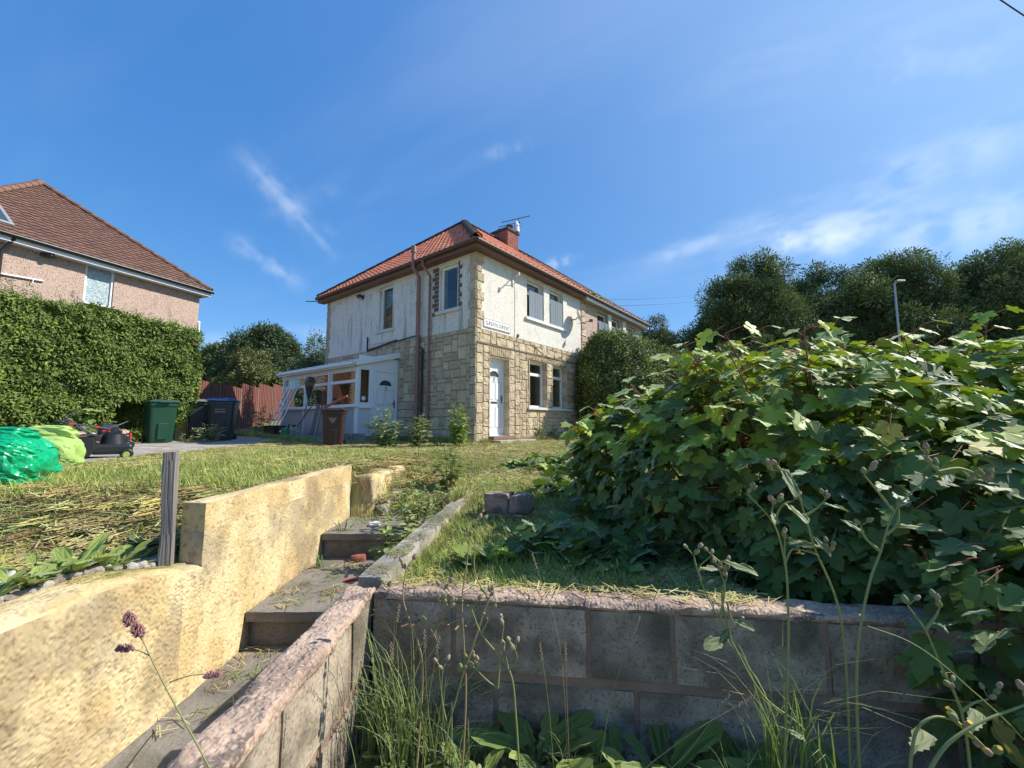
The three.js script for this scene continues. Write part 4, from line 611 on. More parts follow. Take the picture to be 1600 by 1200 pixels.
  const tines = []; for (let i = -9; i <= 9; i++) { const a = i / 9 * 0.55; tines.push(tube([[0, 1.02, -0.24], [Math.sin(a) * 0.35, 1.02 + Math.cos(a) * 0.35, -0.26], [Math.sin(a) * 0.66, 1.02 + Math.cos(a) * 0.66, -0.28], [Math.sin(a) * 0.69, 1.02 + Math.cos(a) * 0.7, -0.24]], 0.008, 4)); }
  part('tines', tines, M.blackPipe, k);
  const fan = [[0, 0.02]]; for (let i = -9; i <= 9; i++) { const a = i / 9 * 0.55, q = 0.56 - 0.05 * (i % 2); fan.push([Math.sin(a) * q, Math.cos(a) * q]); } part('fan_plate', extrude(fan, 0.006).translate(0, 1.02, -0.262), M.blackPipe, k);
  const h = at('garden_fork', 'dark long-handled tool leaning beside the fuel can', 'garden tool', 5.3, 2.0, 0.125, -Math.PI / 2); part('shaft', tube([[-0.1, 0.1, 0.05], [0.22, 0.95, -0.35]], 0.014, 6), M.darkGrey, h); part('head', [tube([[-0.1, 0.3, 0.04], [-0.13, 0.02, 0.07]], 0.03, 6), slab(-0.2, -0.04, 0.2, 0.32, 0.02, 0.07, 0.02)], M.darkGrey, h);
}
// ---------------------------------------------------------------- wheelie bins
function wheelieBin(label, body, lid, u, depth, turn, scale, text, baseV, grp) {
  const p = atDepth(u, baseV, depth), o = thing('wheelie_bin', label, 'wheelie bin', [p.x, groundHeight(p.x, p.z), p.z], turn, grp); o.scale.setScalar(scale);
  const bm = mat(body, { roughness: 0.42, bumpMap: pebbleBump, bumpScale: 0.0006 }), lm = mat(lid, { roughness: 0.4 });
  const rings = [[0, 0.23, 0.25, 0], [0.04, 0.235, 0.255, 0], [0.5, 0.26, 0.30, 0.01], [0.9, 0.28, 0.34, 0.02], [0.905, 0.30, 0.36, 0.02], [0.97, 0.30, 0.36, 0.02], [0.97, 0.27, 0.33, 0.02]], pos = [], idx = [], n = 32;
  rings.forEach(([y, a, b, dz]) => { for (let k = 0; k < n; k++) { const t = k / n * 2 * Math.PI, c = Math.cos(t), s = Math.sin(t), e = 0.22; pos.push(a * Math.sign(c) * Math.abs(c) ** e, y + 0.03, b * Math.sign(s) * Math.abs(s) ** e - dz); } });
  for (let j = 0; j < rings.length - 1; j++) for (let k = 0; k < n; k++) { const a = j * n + k, b = j * n + (k + 1) % n; idx.push(a, a + n, b, b, a + n, b + n); }
  const g = new THREE.BufferGeometry(); g.setAttribute('position', new THREE.Float32BufferAttribute(pos, 3)); g.setIndex(idx); part('body', metreUV(toCreasedNormals(g.toNonIndexed(), 0.6)), bm, o);
  part('front_rib', [slab(-0.10, 0.10, 0.12, 0.52, 0.245, 0.292, 0.015)].map((q) => place(q, 0, 0, 0, 0, 0.06)), bm, o);
  part('lid', [place(new RoundedBoxGeometry(0.62, 0.05, 0.76, 2, 0.02), 0, 1.035, -0.02), place(new RoundedBoxGeometry(0.5, 0.05, 0.6, 2, 0.022), 0, 1.065, -0.03), slab(-0.12, 0.12, 1.01, 1.04, 0.35, 0.41, 0.01)], lm, o);
  part('handle', [tube([[-0.24, 1.0, -0.37], [-0.24, 1.02, -0.44], [0.24, 1.02, -0.44], [0.24, 1.0, -0.37]], 0.016, 6)], bm, o);
  for (const s of [-1, 1]) { const w = part('wheel', place(new THREE.CylinderGeometry(0.1, 0.1, 0.05, 18), s * 0.25, 0.1, -0.27, 0, 0, Math.PI / 2), M.blackPipe, o); part('hub', place(new THREE.CylinderGeometry(0.045, 0.045, 0.056, 12), s * 0.25, 0.1, -0.27, 0, 0, Math.PI / 2), M.darkGrey, w); }
  if (text) {                                                         // the worn white stencil: strokes too worn to read
    const c = document.createElement('canvas'); c.width = 256; c.height = 192; const x = c.getContext('2d'), r = rng(text * 17); x.fillStyle = '#' + lm.color.clone().set(bm.color).getHexString(); x.fillRect(0, 0, 256, 192); x.fillStyle = '#dcdcdc';
    const rows = text === 1 ? [[20, 236, 30], [46, 214, 78], [62, 190, 118], [74, 186, 156]] : [[18, 238, 40], [10, 246, 110]];
    for (const [a, b, y] of rows) for (let q = a; q < b - 12; q += 20) { if (r() < 0.12) continue; x.fillRect(q, y, 4, 22); if (r() < 0.7) x.fillRect(q, y, 13, 4); if (r() < 0.6) x.fillRect(q + 9, y + 4, 4, 18); if (r() < 0.6) x.fillRect(q, y + 18, 13, 4); }
    const t = new THREE.CanvasTexture(c); t.colorSpace = THREE.SRGBColorSpace; part('stencil', place(new THREE.PlaneGeometry(0.26, 0.17), 0, 0.76, 0.331, 0, 0.062), mat([1, 1, 1], { map: t, roughness: 0.45 }), o);
  }
  return o;
}
wheelieBin('green wheelie bin half hidden under the end of the clipped hedge', [0.008, 0.055, 0.028], [0.009, 0.062, 0.034], 248, 9.5, 0.9, 0.9, 0, 686);
wheelieBin('dark grey wheelie bin with greenish grey lid beside the timber post', [0.035, 0.042, 0.05], [0.14, 0.19, 0.17], 309, 11.3, 0.7, 1, 0, 684);
wheelieBin('dark grey wheelie bin with blue lid and worn white stencil', [0.022, 0.025, 0.03], [0.03, 0.08, 0.24], 346, 11.0, 0.42, 1.02, 2, 684);
const brownBin = wheelieBin('brown wheelie bin with worn white stencil in front of the porch', [0.042, 0.017, 0.013], [0.05, 0.023, 0.019], 521, 9.75, 0.28, 0.83, 1, 694);
{
  const p = brownBin.position, o = thing('red_plank', 'reddish brown plank lying tilted across the brown bin lid', 'plank', [p.x, p.y + 0.92, p.z], 0.2);
  part('plank_board', place(slab(-0.30, 0.27, -0.02, 0.025, -0.07, 0.07, 0.004), 0.04, 0.14, 0.05, 0, 0, 0.5), mat([0.36, 0.10, 0.05], { roughness: 0.7, bumpMap: woodBump, bumpScale: 0.002 }), o);
}
// ---------------------------------------------------------------- red panel fence at the back, timber post and boards by the bins
{
  const F0 = atDepth(299, 640, 12.6), F1 = atDepth(446, 640, 22), d = V(F1.x - F0.x, 0, F1.z - F0.z), L = d.length(), ang = Math.atan2(-d.z, d.x); d.normalize();
  const boards = [[0.22, 0.07, 0.05], [0.26, 0.085, 0.06], [0.19, 0.06, 0.045], [0.24, 0.10, 0.075]].map((c) => mat([1, 1, 1], { map: woodMap(c, [c[0] * 0.5, c[1] * 0.55, c[2] * 0.6]), bumpMap: woodBump, bumpScale: 0.004, roughness: 0.9 })), r = rng(61), step = 1.86, n = Math.ceil(L / step);
  const fence = thing('garden_fence', 'red-brown closeboard panel fence stepping up the slope behind the bins', 'fence', [F0.x, 0, F0.z], ang);
  for (let k = 0; k < n; k++) {
    const s0 = k * step, y = groundHeight(F0.x + d.x * (s0 + 0.9), F0.z + d.z * (s0 + 0.9)) - 0.05, H = 1.78 + (k === 0 ? 0.05 : 0), move = (o) => { o.position.set(s0, y, 0); return o; };
    for (let i = 0; i < 18; i++) { const h = H - 0.01 * r() - (k < 2 ? 0.05 * i / 18 : 0.03 * i / 18); move(part('fence_board', slab(i * 0.1 + 0.003, i * 0.1 + 0.094, 0.03, h, (i % 2) * 0.012, 0.016 + (i % 2) * 0.012), boards[Math.floor(r() * 4)], fence)); }
    move(part('rail', slab(0, 1.8, 0.3, 0.36, -0.05, -0.003), boards[2], fence)); move(part('rail', slab(0, 1.8, 1.4, 1.46, -0.05, -0.003), boards[2], fence));
    move(part('post', slab(1.803, 1.86, -0.2, H - 0.06, -0.05, 0.02, 0.004), M.greyWood, fence));
  }
  const p = atDepth(293, 682, 11.3), g = thing('gate_post', 'tall pale brown timber gate post standing between the green and grey bins', 'post', [p.x, groundHeight(p.x, p.z), p.z], 0.3);
  part('post', slab(-0.08, 0.08, -0.1, 1.42, -0.05, 0.05, 0.006), mat([1, 1, 1], { map: woodMap([0.30, 0.22, 0.16], [0.14, 0.10, 0.075]), bumpMap: woodBump, bumpScale: 0.004, roughness: 0.9 }), g);
  for (const [i, u, h, w] of [[0, 283, 1.15, 0.11], [1, 277, 1.1, 0.10]]) { const q = atDepth(u, 682, 11.45), o = thing('timber_board', ['brown upright plank fixed beside the timber gate post', 'narrow brown plank beside the green bin'][i], 'timber', [q.x, groundHeight(q.x, q.z), q.z], 0.3); part('board', slab(-w, w, -0.1, h, -0.015, 0.015, 0.003), boards[3].clone(), o); o.children[0].material.color = rgb(0.9, 1.1, 1.1); }
  const q = atDepth(282, 684, 11.2), o = thing('yellow_panel', 'small pale yellow board leaning behind the green bin', 'panel', [q.x, groundHeight(q.x, q.z), q.z], 0.2); part('sheet', slab(-0.13, 0.13, 0, 0.62, -0.02, 0.02, 0.006), mat([0.55, 0.46, 0.2], { bumpMap: roughBump, bumpScale: 0.004 }), o);
}
// ---------------------------------------------------------------- mower, bags and small things on the drive
function crumpled(rx, ry, rz, seed, amp, seg = 40) {                    // a slack sack: rounded box with folds
  const g = new THREE.SphereGeometry(1, seg, seg), p = g.attributes.position;
  for (let i = 0; i < p.count; i++) {
    const x = p.getX(i), y = p.getY(i), z = p.getZ(i), e = (v) => Math.sign(v) * Math.abs(v) ** 0.62, a = Math.atan2(z, x);
    const n = fbm(x * 2.2 + y * 2.6 + 20, z * 2.2 - y * 1.7 + 20, 0, 4, seed) - 0.5, f = Math.abs(((a * 3.1 + y * 2.2 + n * 3) % 1)) * 0.5 - 0.25, k = 1 + amp * (1.6 * n + 0.5 * f);
    p.setXYZ(i, e(x) * rx * k * (1 - 0.12 * Math.max(0, y)), Math.max(-0.96, e(y)) * ry * (1 + 0.5 * amp * n), e(z) * rz * k * (1 - 0.12 * Math.max(0, y)));
  }
  const h = g.toNonIndexed(); h.computeVertexNormals(); return metreUV(toCreasedNormals(h, 0.7));
}
const groundAt = (u, v, lift = 0) => { let p = onHeight(u, v, 0.0); for (let i = 0; i < 6; i++) p = onHeight(u, v, groundHeight(p.x, p.z)); return [p.x, p.y + lift, p.z]; };
{
  const film = (c) => new THREE.MeshPhysicalMaterial({ color: rgb(...c), roughness: 0.32, clearcoat: 0.3, clearcoatRoughness: 0.3, bumpMap: heightTexture(256, 0.3, (u, v) => fbm(u * 5, v * 5, 5, 4, 291, 0.6)), bumpScale: 0.02 });
  const s = groundAt(-6, 764), sk = thing('refuse_sack', 'shiny bright green plastic refuse sack lying on the lawn edge', 'sack', s, 0.3);
  part('bag', crumpled(0.22, 0.165, 0.2, 301, 0.24, 64).translate(0, 0.155, 0), film([0.0, 0.36, 0.15]), sk); part('neck', crumpled(0.11, 0.05, 0.08, 305, 0.5, 20).translate(0.03, 0.315, 0), film([0.0, 0.33, 0.14]), sk);
  const b = groundAt(76, 737), bg = thing('garden_bag', 'lime green woven garden waste bag with dark handles', 'garden bag', b, 0.5);
  part('bag', crumpled(0.20, 0.16, 0.19, 311, 0.18, 56).translate(0, 0.16, 0), mat([0.30, 0.45, 0.12], { roughness: 0.7, bumpMap: pebbleBump, bumpScale: 0.004 }), bg); part('flap', crumpled(0.17, 0.08, 0.12, 314, 0.5, 24).translate(-0.03, 0.34, -0.05), mat([0.34, 0.50, 0.15], { roughness: 0.7 }), bg);
  part('handle', [tube([[-0.1, 0.14, 0.18], [-0.04, 0.09, 0.21], [0.06, 0.09, 0.21], [0.12, 0.16, 0.18]], 0.014, 6)], M.darkGrey, bg);
  const m = groundAt(96, 720), mo = thing('lawn_mower', 'black lawn mower with grass box, lime wheels and folded handles', 'lawn mower', m, 0.75); mo.scale.setScalar(0.8);
  const black = mat([0.02, 0.021, 0.022], { roughness: 0.38 }), lime = mat([0.30, 0.42, 0.08], { roughness: 0.5 }), red = mat([0.6, 0.03, 0.02], { roughness: 0.4 });
  part('grass_box', [extrude([[-0.42, 0.10], [0.30, 0.06], [0.36, 0.16], [0.34, 0.36], [0.2, 0.36], [-0.1, 0.28], [-0.40, 0.20]], 0.44, 0.02).translate(0, 0, 0.22)], black, mo);
  part('box_lid', [extrude([[-0.43, 0.205], [-0.1, 0.29], [0.22, 0.375], [0.36, 0.375], [0.35, 0.40], [0.2, 0.40], [-0.12, 0.31], [-0.43, 0.23]], 0.47, 0.008).translate(0, 0, 0.235)], mat([0.045, 0.047, 0.05], { roughness: 0.45 }), mo);
  part('deck', [new RoundedBoxGeometry(0.48, 0.16, 0.42, 3, 0.05).translate(0.55, 0.16, 0), new THREE.CylinderGeometry(0.13, 0.16, 0.16, 18).translate(0.55, 0.31, 0), new RoundedBoxGeometry(0.2, 0.1, 0.2, 2, 0.03).translate(0.55, 0.42, 0)], black, mo);
  part('engine_cover', new RoundedBoxGeometry(0.10, 0.03, 0.06, 2, 0.012).translate(0.46, 0.44, 0.09), red, mo);
  for (const [x, z, r] of [[-0.32, 0.24, 0.10], [-0.32, -0.24, 0.10], [0.72, 0.23, 0.08], [0.72, -0.23, 0.08]]) { const w = part('wheel', place(new THREE.TorusGeometry(r - 0.02, 0.024, 8, 20), x, r, z), M.blackPipe, mo); part('rim', place(new THREE.CylinderGeometry(r - 0.03, r - 0.03, 0.03, 18), x, r, z, 0, Math.PI / 2), lime, w); }
  part('handle_bars', [tube([[0.3, 0.3, 0.2], [0.5, 0.48, 0.2], [0.1, 0.55, 0.2], [-0.1, 0.60, 0.14], [-0.1, 0.60, -0.14], [0.1, 0.55, -0.2], [0.5, 0.48, -0.2], [0.3, 0.3, -0.2]], 0.013, 6), tube([[0.45, 0.47, 0.17], [0.62, 0.55, 0.14], [0.7, 0.6, 0], [0.62, 0.55, -0.14], [0.45, 0.47, -0.17]], 0.011, 6)], M.darkGrey, mo);
  part('switch_box', slab(0.05, 0.10, 0.535, 0.57, 0.18, 0.22, 0.01), red, mo); part('switch_box', slab(0.33, 0.38, 0.49, 0.525, 0.18, 0.22, 0.01), red, mo);
  const n = groundAt(168, 703), m2 = thing('lawn_mower', 'small black and red mower standing behind the one with lime wheels', 'lawn mower', n, 0.9);
  part('deck', new RoundedBoxGeometry(0.5, 0.18, 0.4, 3, 0.05).translate(0, 0.18, 0), black, m2); part('trim', [slab(-0.26, 0.26, 0.10, 0.15, 0.19, 0.215, 0.01), slab(0.24, 0.27, 0.1, 0.28, -0.15, 0.15, 0.01)], red, m2);
  for (const [x, z] of [[-0.2, 0.23], [0.22, 0.23], [-0.2, -0.23], [0.22, -0.23]]) { const w = part('wheel', place(new THREE.TorusGeometry(0.06, 0.025, 8, 16), x, 0.085, z), M.blackPipe, m2); part('rim', place(new THREE.CylinderGeometry(0.045, 0.045, 0.03, 14), x, 0.085, z, 0, Math.PI / 2), M.steel, w); }
  part('motor', [new RoundedBoxGeometry(0.26, 0.2, 0.26, 3, 0.06).translate(-0.02, 0.34, 0)], black, m2); part('handle_bars', [tube([[-0.2, 0.25, 0.18], [-0.55, 0.55, 0.18], [-0.4, 0.66, 0.12], [-0.4, 0.66, -0.12], [-0.55, 0.55, -0.18], [-0.2, 0.25, -0.18]], 0.014, 6)], M.darkGrey, m2);
  const k = groundAt(207, 690), pk = thing('flower_pot', 'bright pink flower pot by the low hedge shadow', 'flower pot', k); part('pot', new THREE.LatheGeometry([[0, 0], [0.09, 0], [0.12, 0.16], [0.135, 0.17], [0.135, 0.2], [0.12, 0.2], [0.1, 0.03], [0, 0.03]].map((q) => new THREE.Vector2(...q)), 20), mat([0.75, 0.08, 0.28], { roughness: 0.5 }), pk);
  part('flowers', Array.from({ length: 14 }, (_, i) => new THREE.IcosahedronGeometry(0.025, 1).translate(0.09 * Math.cos(i * 2.4) * Math.sqrt(i / 14), 0.25 + 0.04 * ((i * 7) % 5) / 5, 0.09 * Math.sin(i * 2.4) * Math.sqrt(i / 14))), mat([0.55, 0.06, 0.10], { roughness: 0.8 }), pk);
  const hb = groundAt(238, 731), hbt = thing('black_scrap', 'scrap of black plastic lying on the mown lawn', 'litter', hb); part('scrap', crumpled(0.09, 0.018, 0.05, 321, 0.5, 20).translate(0, 0.02, 0), M.blackPipe, hbt);
  const pl = thing('tissue', 'crumpled white tissue on the upper step', 'litter', [-1.0, -0.288, -3.12]); part('sheet', crumpled(0.035, 0.015, 0.03, 325, 0.8, 16).translate(0, 0.014, 0), mat([0.7, 0.7, 0.68]), pl);
  single('wrapper', place(slab(-0.045, 0.045, 0, 0.004, -0.012, 0.012), -0.93, -0.449, -2.52, 0.4, 0, 0.05), mat([0.5, 0.02, 0.03], { roughness: 0.4 }), 'small red wrapper lying on the middle step', 'litter');
  single('brick_fragment', place(lumpy(-0.05, 0.05, 0, 0.05, -0.025, 0.025, 0.015, 0.008, 327, 18), -1.02, -0.46, -2.86, 0.3), M.brickRed, 'fragment of red brick on the middle step against the riser', 'stone');
  const bl = groundAt(185, 783); single('blue_scrap', crumpled(0.045, 0.012, 0.03, 329, 0.8, 16).translate(bl[0], bl[1] + 0.03, bl[2]), mat([0.03, 0.25, 0.5], { roughness: 0.4 }), 'scrap of blue plastic film on the lawn near the post', 'litter');
  // pale rubble of the old low wall under the hedge
  const rr = rng(71); for (let i = 0; i < 6; i++) { const q = atDepth(95 + i * 17, 700, 7.4 + i * 0.28); single('hedge_stone', place(lumpy(-0.2, 0.2, -0.1, 0.2 + 0.1 * rr(), -0.1, 0.1, 0.05, 0.03, 331 + i, 7), q.x, 0.05, q.z, 1.2 + rr() * 0.4), i % 2 ? pinkMortar : M.sill, 'pale stone of the low wall under the clipped hedge', 'stone', 'stones of the low wall under the hedge'); }
}
// ---------------------------------------------------------------- street lamp, wires
{
  const b = atDepth(1408, 560, 24), t = thing('lamp_post', 'slim grey street lamp post rising before the dark trees', 'street lamp', [b.x, 0, b.z]);
  part('pole', [tube([[0, -0.2, 0], [0, 1.4, 0]], 0.09, 10), tube([[0, 1.4, 0], [0, 8.8, 0]], 0.065, 10, 0.05)], M.steel, t); part('lantern', [tube([[0, 8.75, 0], [0.1, 8.86, 0.05]], 0.05, 8), place(new RoundedBoxGeometry(0.5, 0.1, 0.22, 2, 0.04), 0.25, 8.88, 0.1)], M.steel, t);
  const wire = (label, a, c, sag, r) => { const A = atDepth(...a), C = atDepth(...c), pts = []; for (let k = 0; k <= 24; k++) { const f = k / 24; pts.push(A.clone().lerp(C, f).add(V(0, -sag * 4 * f * (1 - f), 0))); } single('overhead_wire', tube(pts, r, 5), M.blackPipe, label, 'wire'); };
  wire('upper thin overhead wire from the pair of houses to the trees', [938, 469, 24], [1110, 458, 60], 0.2, 0.013); wire('lower thin overhead wire from the pair of houses to the trees', [955, 478, 24], [1110, 467, 60], 0.2, 0.013);
  wire('dark overhead wire crossing the open sky above the garden', [1540, -16, 9], [1720, 98, 9], 0.05, 0.014); wire('short overhead wire in the gap between the tree crowns', [1440, 414, 36], [1640, 385, 36], 0.2, 0.02);
  wire('thin wire leaving the gutter corner of the side wall', [478, 471, 16], [510, 471, 15.6], 0, 0.018);
}
// ---------------------------------------------------------------- leaves and plants
const leafMat = (o = {}) => new THREE.MeshPhysicalMaterial({ color: rgb(1, 1, 1), roughness: 0.8, transmission: 0.42, thickness: 0, clearcoat: 0.08, clearcoatRoughness: 0.35, side: THREE.DoubleSide, ...o });
function leafShape(half, fold = 0.12, droop = 0.25, curl = 0) {          // leaf in x-y, base at the origin, tip at +y, folded along the midrib
  const list = [];
  for (const s of [1, -1]) {
    const pts = [...half.map(([x, y]) => new THREE.Vector2(x, y)), new THREE.Vector2(0, 0.72), new THREE.Vector2(0, 0.45), new THREE.Vector2(0, 0.2)];
    const g = plain(new THREE.ShapeGeometry(new THREE.Shape(pts))), p = g.attributes.position;
    for (let i = 0; i < p.count; i++) { const x = p.getX(i), y = p.getY(i); p.setXYZ(i, x * s, y, fold * Math.abs(x) - droop * y * y * 0.5 - droop * x * x * 0.8 + curl * Math.sin(y * 9 + x * 5) * 0.04); }
    if (s < 0) for (let i = 0; i < p.count; i += 3) { const a = [p.getX(i), p.getY(i), p.getZ(i)]; p.setXYZ(i, p.getX(i + 1), p.getY(i + 1), p.getZ(i + 1)); p.setXYZ(i + 1, ...a); }
    list.push(g);
  }
  const g = mergeGeometries(list); g.computeVertexNormals(); return g;
}
const mapleHalf = [[0, 0], [0.14, -0.10], [0.30, -0.10], [0.46, -0.02], [0.40, 0.07], [0.46, 0.13], [0.34, 0.20], [0.46, 0.27], [0.50, 0.36], [0.62, 0.50], [0.50, 0.50], [0.42, 0.57], [0.30, 0.53], [0.20, 0.52], [0.24, 0.64], [0.27, 0.72], [0.19, 0.78], [0.14, 0.88], [0, 1.02]];
const dockHalf = [[0, 0], [0.03, 0.02], [0.05, 0.15], [0.12, 0.22], [0.10, 0.32], [0.17, 0.42], [0.14, 0.5], [0.2, 0.62], [0.17, 0.72], [0.18, 0.84], [0.1, 0.95], [0, 1.0]];
const ovalHalf = [[0, 0], [0.16, 0.25], [0.2, 0.5], [0.13, 0.8], [0, 1]];
const maples = [leafShape(mapleHalf, 0.12, 0.30, 0.6), leafShape(mapleHalf, 0.28, 0.15, -0.8), leafShape(mapleHalf, -0.05, 0.5, 1)];
const docks = [leafShape(dockHalf, 0.35, 0.55, 1), leafShape(dockHalf, 0.25, 0.9, -1)];
const oval = leafShape(ovalHalf, 0.25, 0.3);
const UP = V(0, 1, 0);
function facing(normal, tip) {                                          // rotation that turns a leaf's +z to `normal` and its +y towards `tip`
  const z = normal.clone().normalize(), y = tip.clone().addScaledVector(z, -tip.dot(z)).normalize(), x = y.clone().cross(z);
  return new THREE.Quaternion().setFromRotationMatrix(new THREE.Matrix4().makeBasis(x, y, z));
}
const ball = (r) => { for (;;) { const v = V(r() * 2 - 1, r() * 2 - 1, r() * 2 - 1), l = v.lengthSq(); if (l < 1 && l > 0.01) return v.normalize(); } };
const vary = (c, r, k = 0.3) => { const f = 1 + k * (r() * 2 - 1), h = k * 0.4 * (r() * 2 - 1); return [c[0] * f * (1 + h), c[1] * f, c[2] * f * (1 - h)]; };

// a sprig: a few small leaves round a short shoot, 1 unit long
function sprig(seed, n, leaf, size, spread) {
  const r = rng(seed), list = [];
  for (let i = 0; i < n; i++) { const f = (i + 0.5) / n, a = i * 2.4 + r(), out = V(Math.cos(a), 0.55 + 0.4 * r(), Math.sin(a)), q = facing(V(-Math.cos(a) * 0.4 + 0.4 * (r() - 0.5), 1, -Math.sin(a) * 0.4 + 0.4 * (r() - 0.5)), out); list.push(leaf.clone().applyMatrix4(matrix(spread * Math.cos(a) * 0.2, f, spread * Math.sin(a) * 0.2, q, size * (0.75 + 0.5 * r())))); }
  return mergeGeometries(list);
}
const tinyLeaf = (() => { const g = new THREE.BufferGeometry(); g.setAttribute('position', new THREE.Float32BufferAttribute([0, 0, 0, 0.2, 0.5, 0.06, 0, 1, -0.05, 0, 0, 0, 0, 1, -0.05, -0.2, 0.5, 0.06], 3)); g.setAttribute('uv', new THREE.Float32BufferAttribute(new Float32Array(12), 2)); g.computeVertexNormals(); return g; })();
const privet = [sprig(401, 9, tinyLeaf, 0.55, 1), sprig(402, 8, tinyLeaf, 0.6, 1.3)];
const crownSprig = [sprig(411, 30, tinyLeaf, 0.30, 3.4), sprig(412, 28, tinyLeaf, 0.34, 4.2)];

function hedge(name, label, pos, turn, core, spots, size, palette, seed, grp) {   // core: geometries of the dense inside; spots: [point, outward] in local metres
  const t = thing(name, label, 'hedge', pos, turn, grp), r = rng(seed), m = leafMat({ transmission: 0.25 });
  part('inner_twigs', core, mat([0.11, 0.085, 0.055], { roughness: 1, bumpMap: roughBump, bumpScale: 0.04 }), t);
  const lists = [[], []];
  for (const [p, n, s = 1] of spots) { const d = n.clone().multiplyScalar(0.8).add(ball(r).multiplyScalar(0.75)).add(V(0, 0.45, 0)).normalize(), q = new THREE.Quaternion().setFromUnitVectors(UP, d).multiply(new THREE.Quaternion().setFromAxisAngle(UP, r() * 6.28)); lists[r() < 0.5 ? 0 : 1].push([matrix(p.x, p.y, p.z, q, size * s * (0.7 + 0.6 * r())), vary(palette[Math.floor(r() * palette.length)], r, 0.3)]); }
  lists.forEach((l, i) => copies('foliage', privet[i], m, l, t));
  return t;
}
// clipped hedge in front of the pebble-dashed house: local x runs away along the hedge, z out of its face
{
  const E = atDepth(296, 600, 10.5), r = rng(421), spots = [], L0 = -7, H = 2.78, D = 1.0, wob = (x, y) => 0.34 * (fbm(x * 1.7 + 9, y * 1.9 + 9, 0, 3, 423) - 0.5) + 0.12 * (vnoise(x * 5 + 3, y * 5 + 3, 0, 424) - 0.5);
  for (let i = 0; i < 21000; i++) { const x = L0 + 0.15 - L0 * r(), y = 0.12 + (H - 0.12) * r(), under = y < 0.75 ? -0.2 * (0.75 - y) : 0; if (x > -0.37 + 0.3 * y && y < 1.3) continue; const niche = x > -1.5 && x < -0.3 && y < 0.95; if (niche) { spots.push([V(x, y, -D + 0.3 + 0.15 * r()), V(0, 0, 1)]); continue; } spots.push([V(x, y, wob(x, y) + under - 0.34 * r() * r()), V(0.5 * (r() - 0.5), 0.3, 1)]); }
  for (let i = 0; i < 3800; i++) { const x = L0 + 0.12 - L0 * r(), z = -D * r(); spots.push([V(x, H + wob(x, z + 7) - 0.1 * r(), z), V(0, 1, 0)]); }
  for (let i = 0; i < 3000; i++) { const y = 0.3 + (H - 0.3) * r(), z = -D * r(); spots.push([V(0.08 - 0.45 * Math.max(0, 1 - y / 1.4) + wob(z + 4, y) + 0.14 * Math.sin(y * 1.4) - 0.12 * r(), y, z), V(1, 0, 0)]); }
  for (let i = 0; i < 150; i++) { const x = L0 + 0.3 - L0 * r(), z = -0.5 * r(), h = 0.1 + 0.26 * r(), a = (r() - 0.5) * 0.3; for (let k = 0; k < 5; k++) spots.push([V(x + a * h * k / 4, H + h * k / 4, z), V(0, 1, 0), 0.55]); }
  hedge('clipped_hedge', 'tall clipped green privet hedge in front of the pebble-dashed house', [E.x, lawnHeight(E.x, E.z), E.z], Math.acos(0.352), [lumpy(L0, -0.12, 1.0, H - 0.12, -D + 0.1, -0.24, 0.2, 0.05, 425, 3), lumpy(L0, -1.55, 0, 1.0, -D + 0.2, -0.38, 0.2, 0.05, 426, 3), lumpy(-1.55, -0.5, 0.0, 1.0, -D + 0.05, -D + 0.2, 0.2, 0.02, 428, 3)], spots, 0.115, [[0.125, 0.20, 0.022], [0.155, 0.24, 0.026], [0.09, 0.155, 0.018], [0.20, 0.28, 0.035]], 427);
}
// overgrown hedge between the two front gardens
{
  const r = rng(431), spots = [], blobs = [[5.5, 1.6, 0.9, 0.75, 1.75, 0.9], [6.3, 1.75, 1.1, 1.1, 1.85, 1.2], [7.4, 1.6, 1.4, 1.2, 1.8, 1.3], [8.6, 1.5, 1.9, 1.3, 1.75, 1.5], [10.0, 1.4, 2.6, 1.5, 1.7, 1.6], [11.6, 1.35, 3.3, 1.6, 1.6, 1.6], [13.4, 1.3, 4.0, 1.8, 1.5, 1.7]];
  blobs.forEach(([x, y, z, a, b, c], k) => { for (let i = 0; i < 2300; i++) { const d = ball(r), f = 1 - 0.16 * r() * r() + (r() < 0.04 ? 0.14 * r() : 0) + 0.2 * (fbm(d.x * 3 + 9 + k, d.y * 3 + d.z * 2 + 9, 0, 3, 433) - 0.5) * 2, p = V(x + d.x * a * f, y + d.y * b * f, z + d.z * c * f); if (p.y < 0.05 || blobs.some((q, j) => j !== k && ((p.x - q[0]) / q[3]) ** 2 + ((p.y - q[1]) / q[4]) ** 2 + ((p.z - q[2]) / q[5]) ** 2 < 0.72)) continue; spots.push([p, d]); } });
  const core = blobs.map(([x, y, z, a, b, c]) => new THREE.IcosahedronGeometry(1, 2).scale(a * 0.86, b * 0.86, c * 0.86).translate(x, y, z)).map((g) => metreUV(plain(g)));
  hedge('tall_hedge', 'overgrown dark privet hedge against the neighbouring half of the pair', [CORNER.x, 0, CORNER.z], HOUSE_TURN, core, spots, 0.19, [[0.11, 0.165, 0.026], [0.14, 0.20, 0.032], [0.085, 0.135, 0.022], [0.19, 0.25, 0.04]], 435);
}
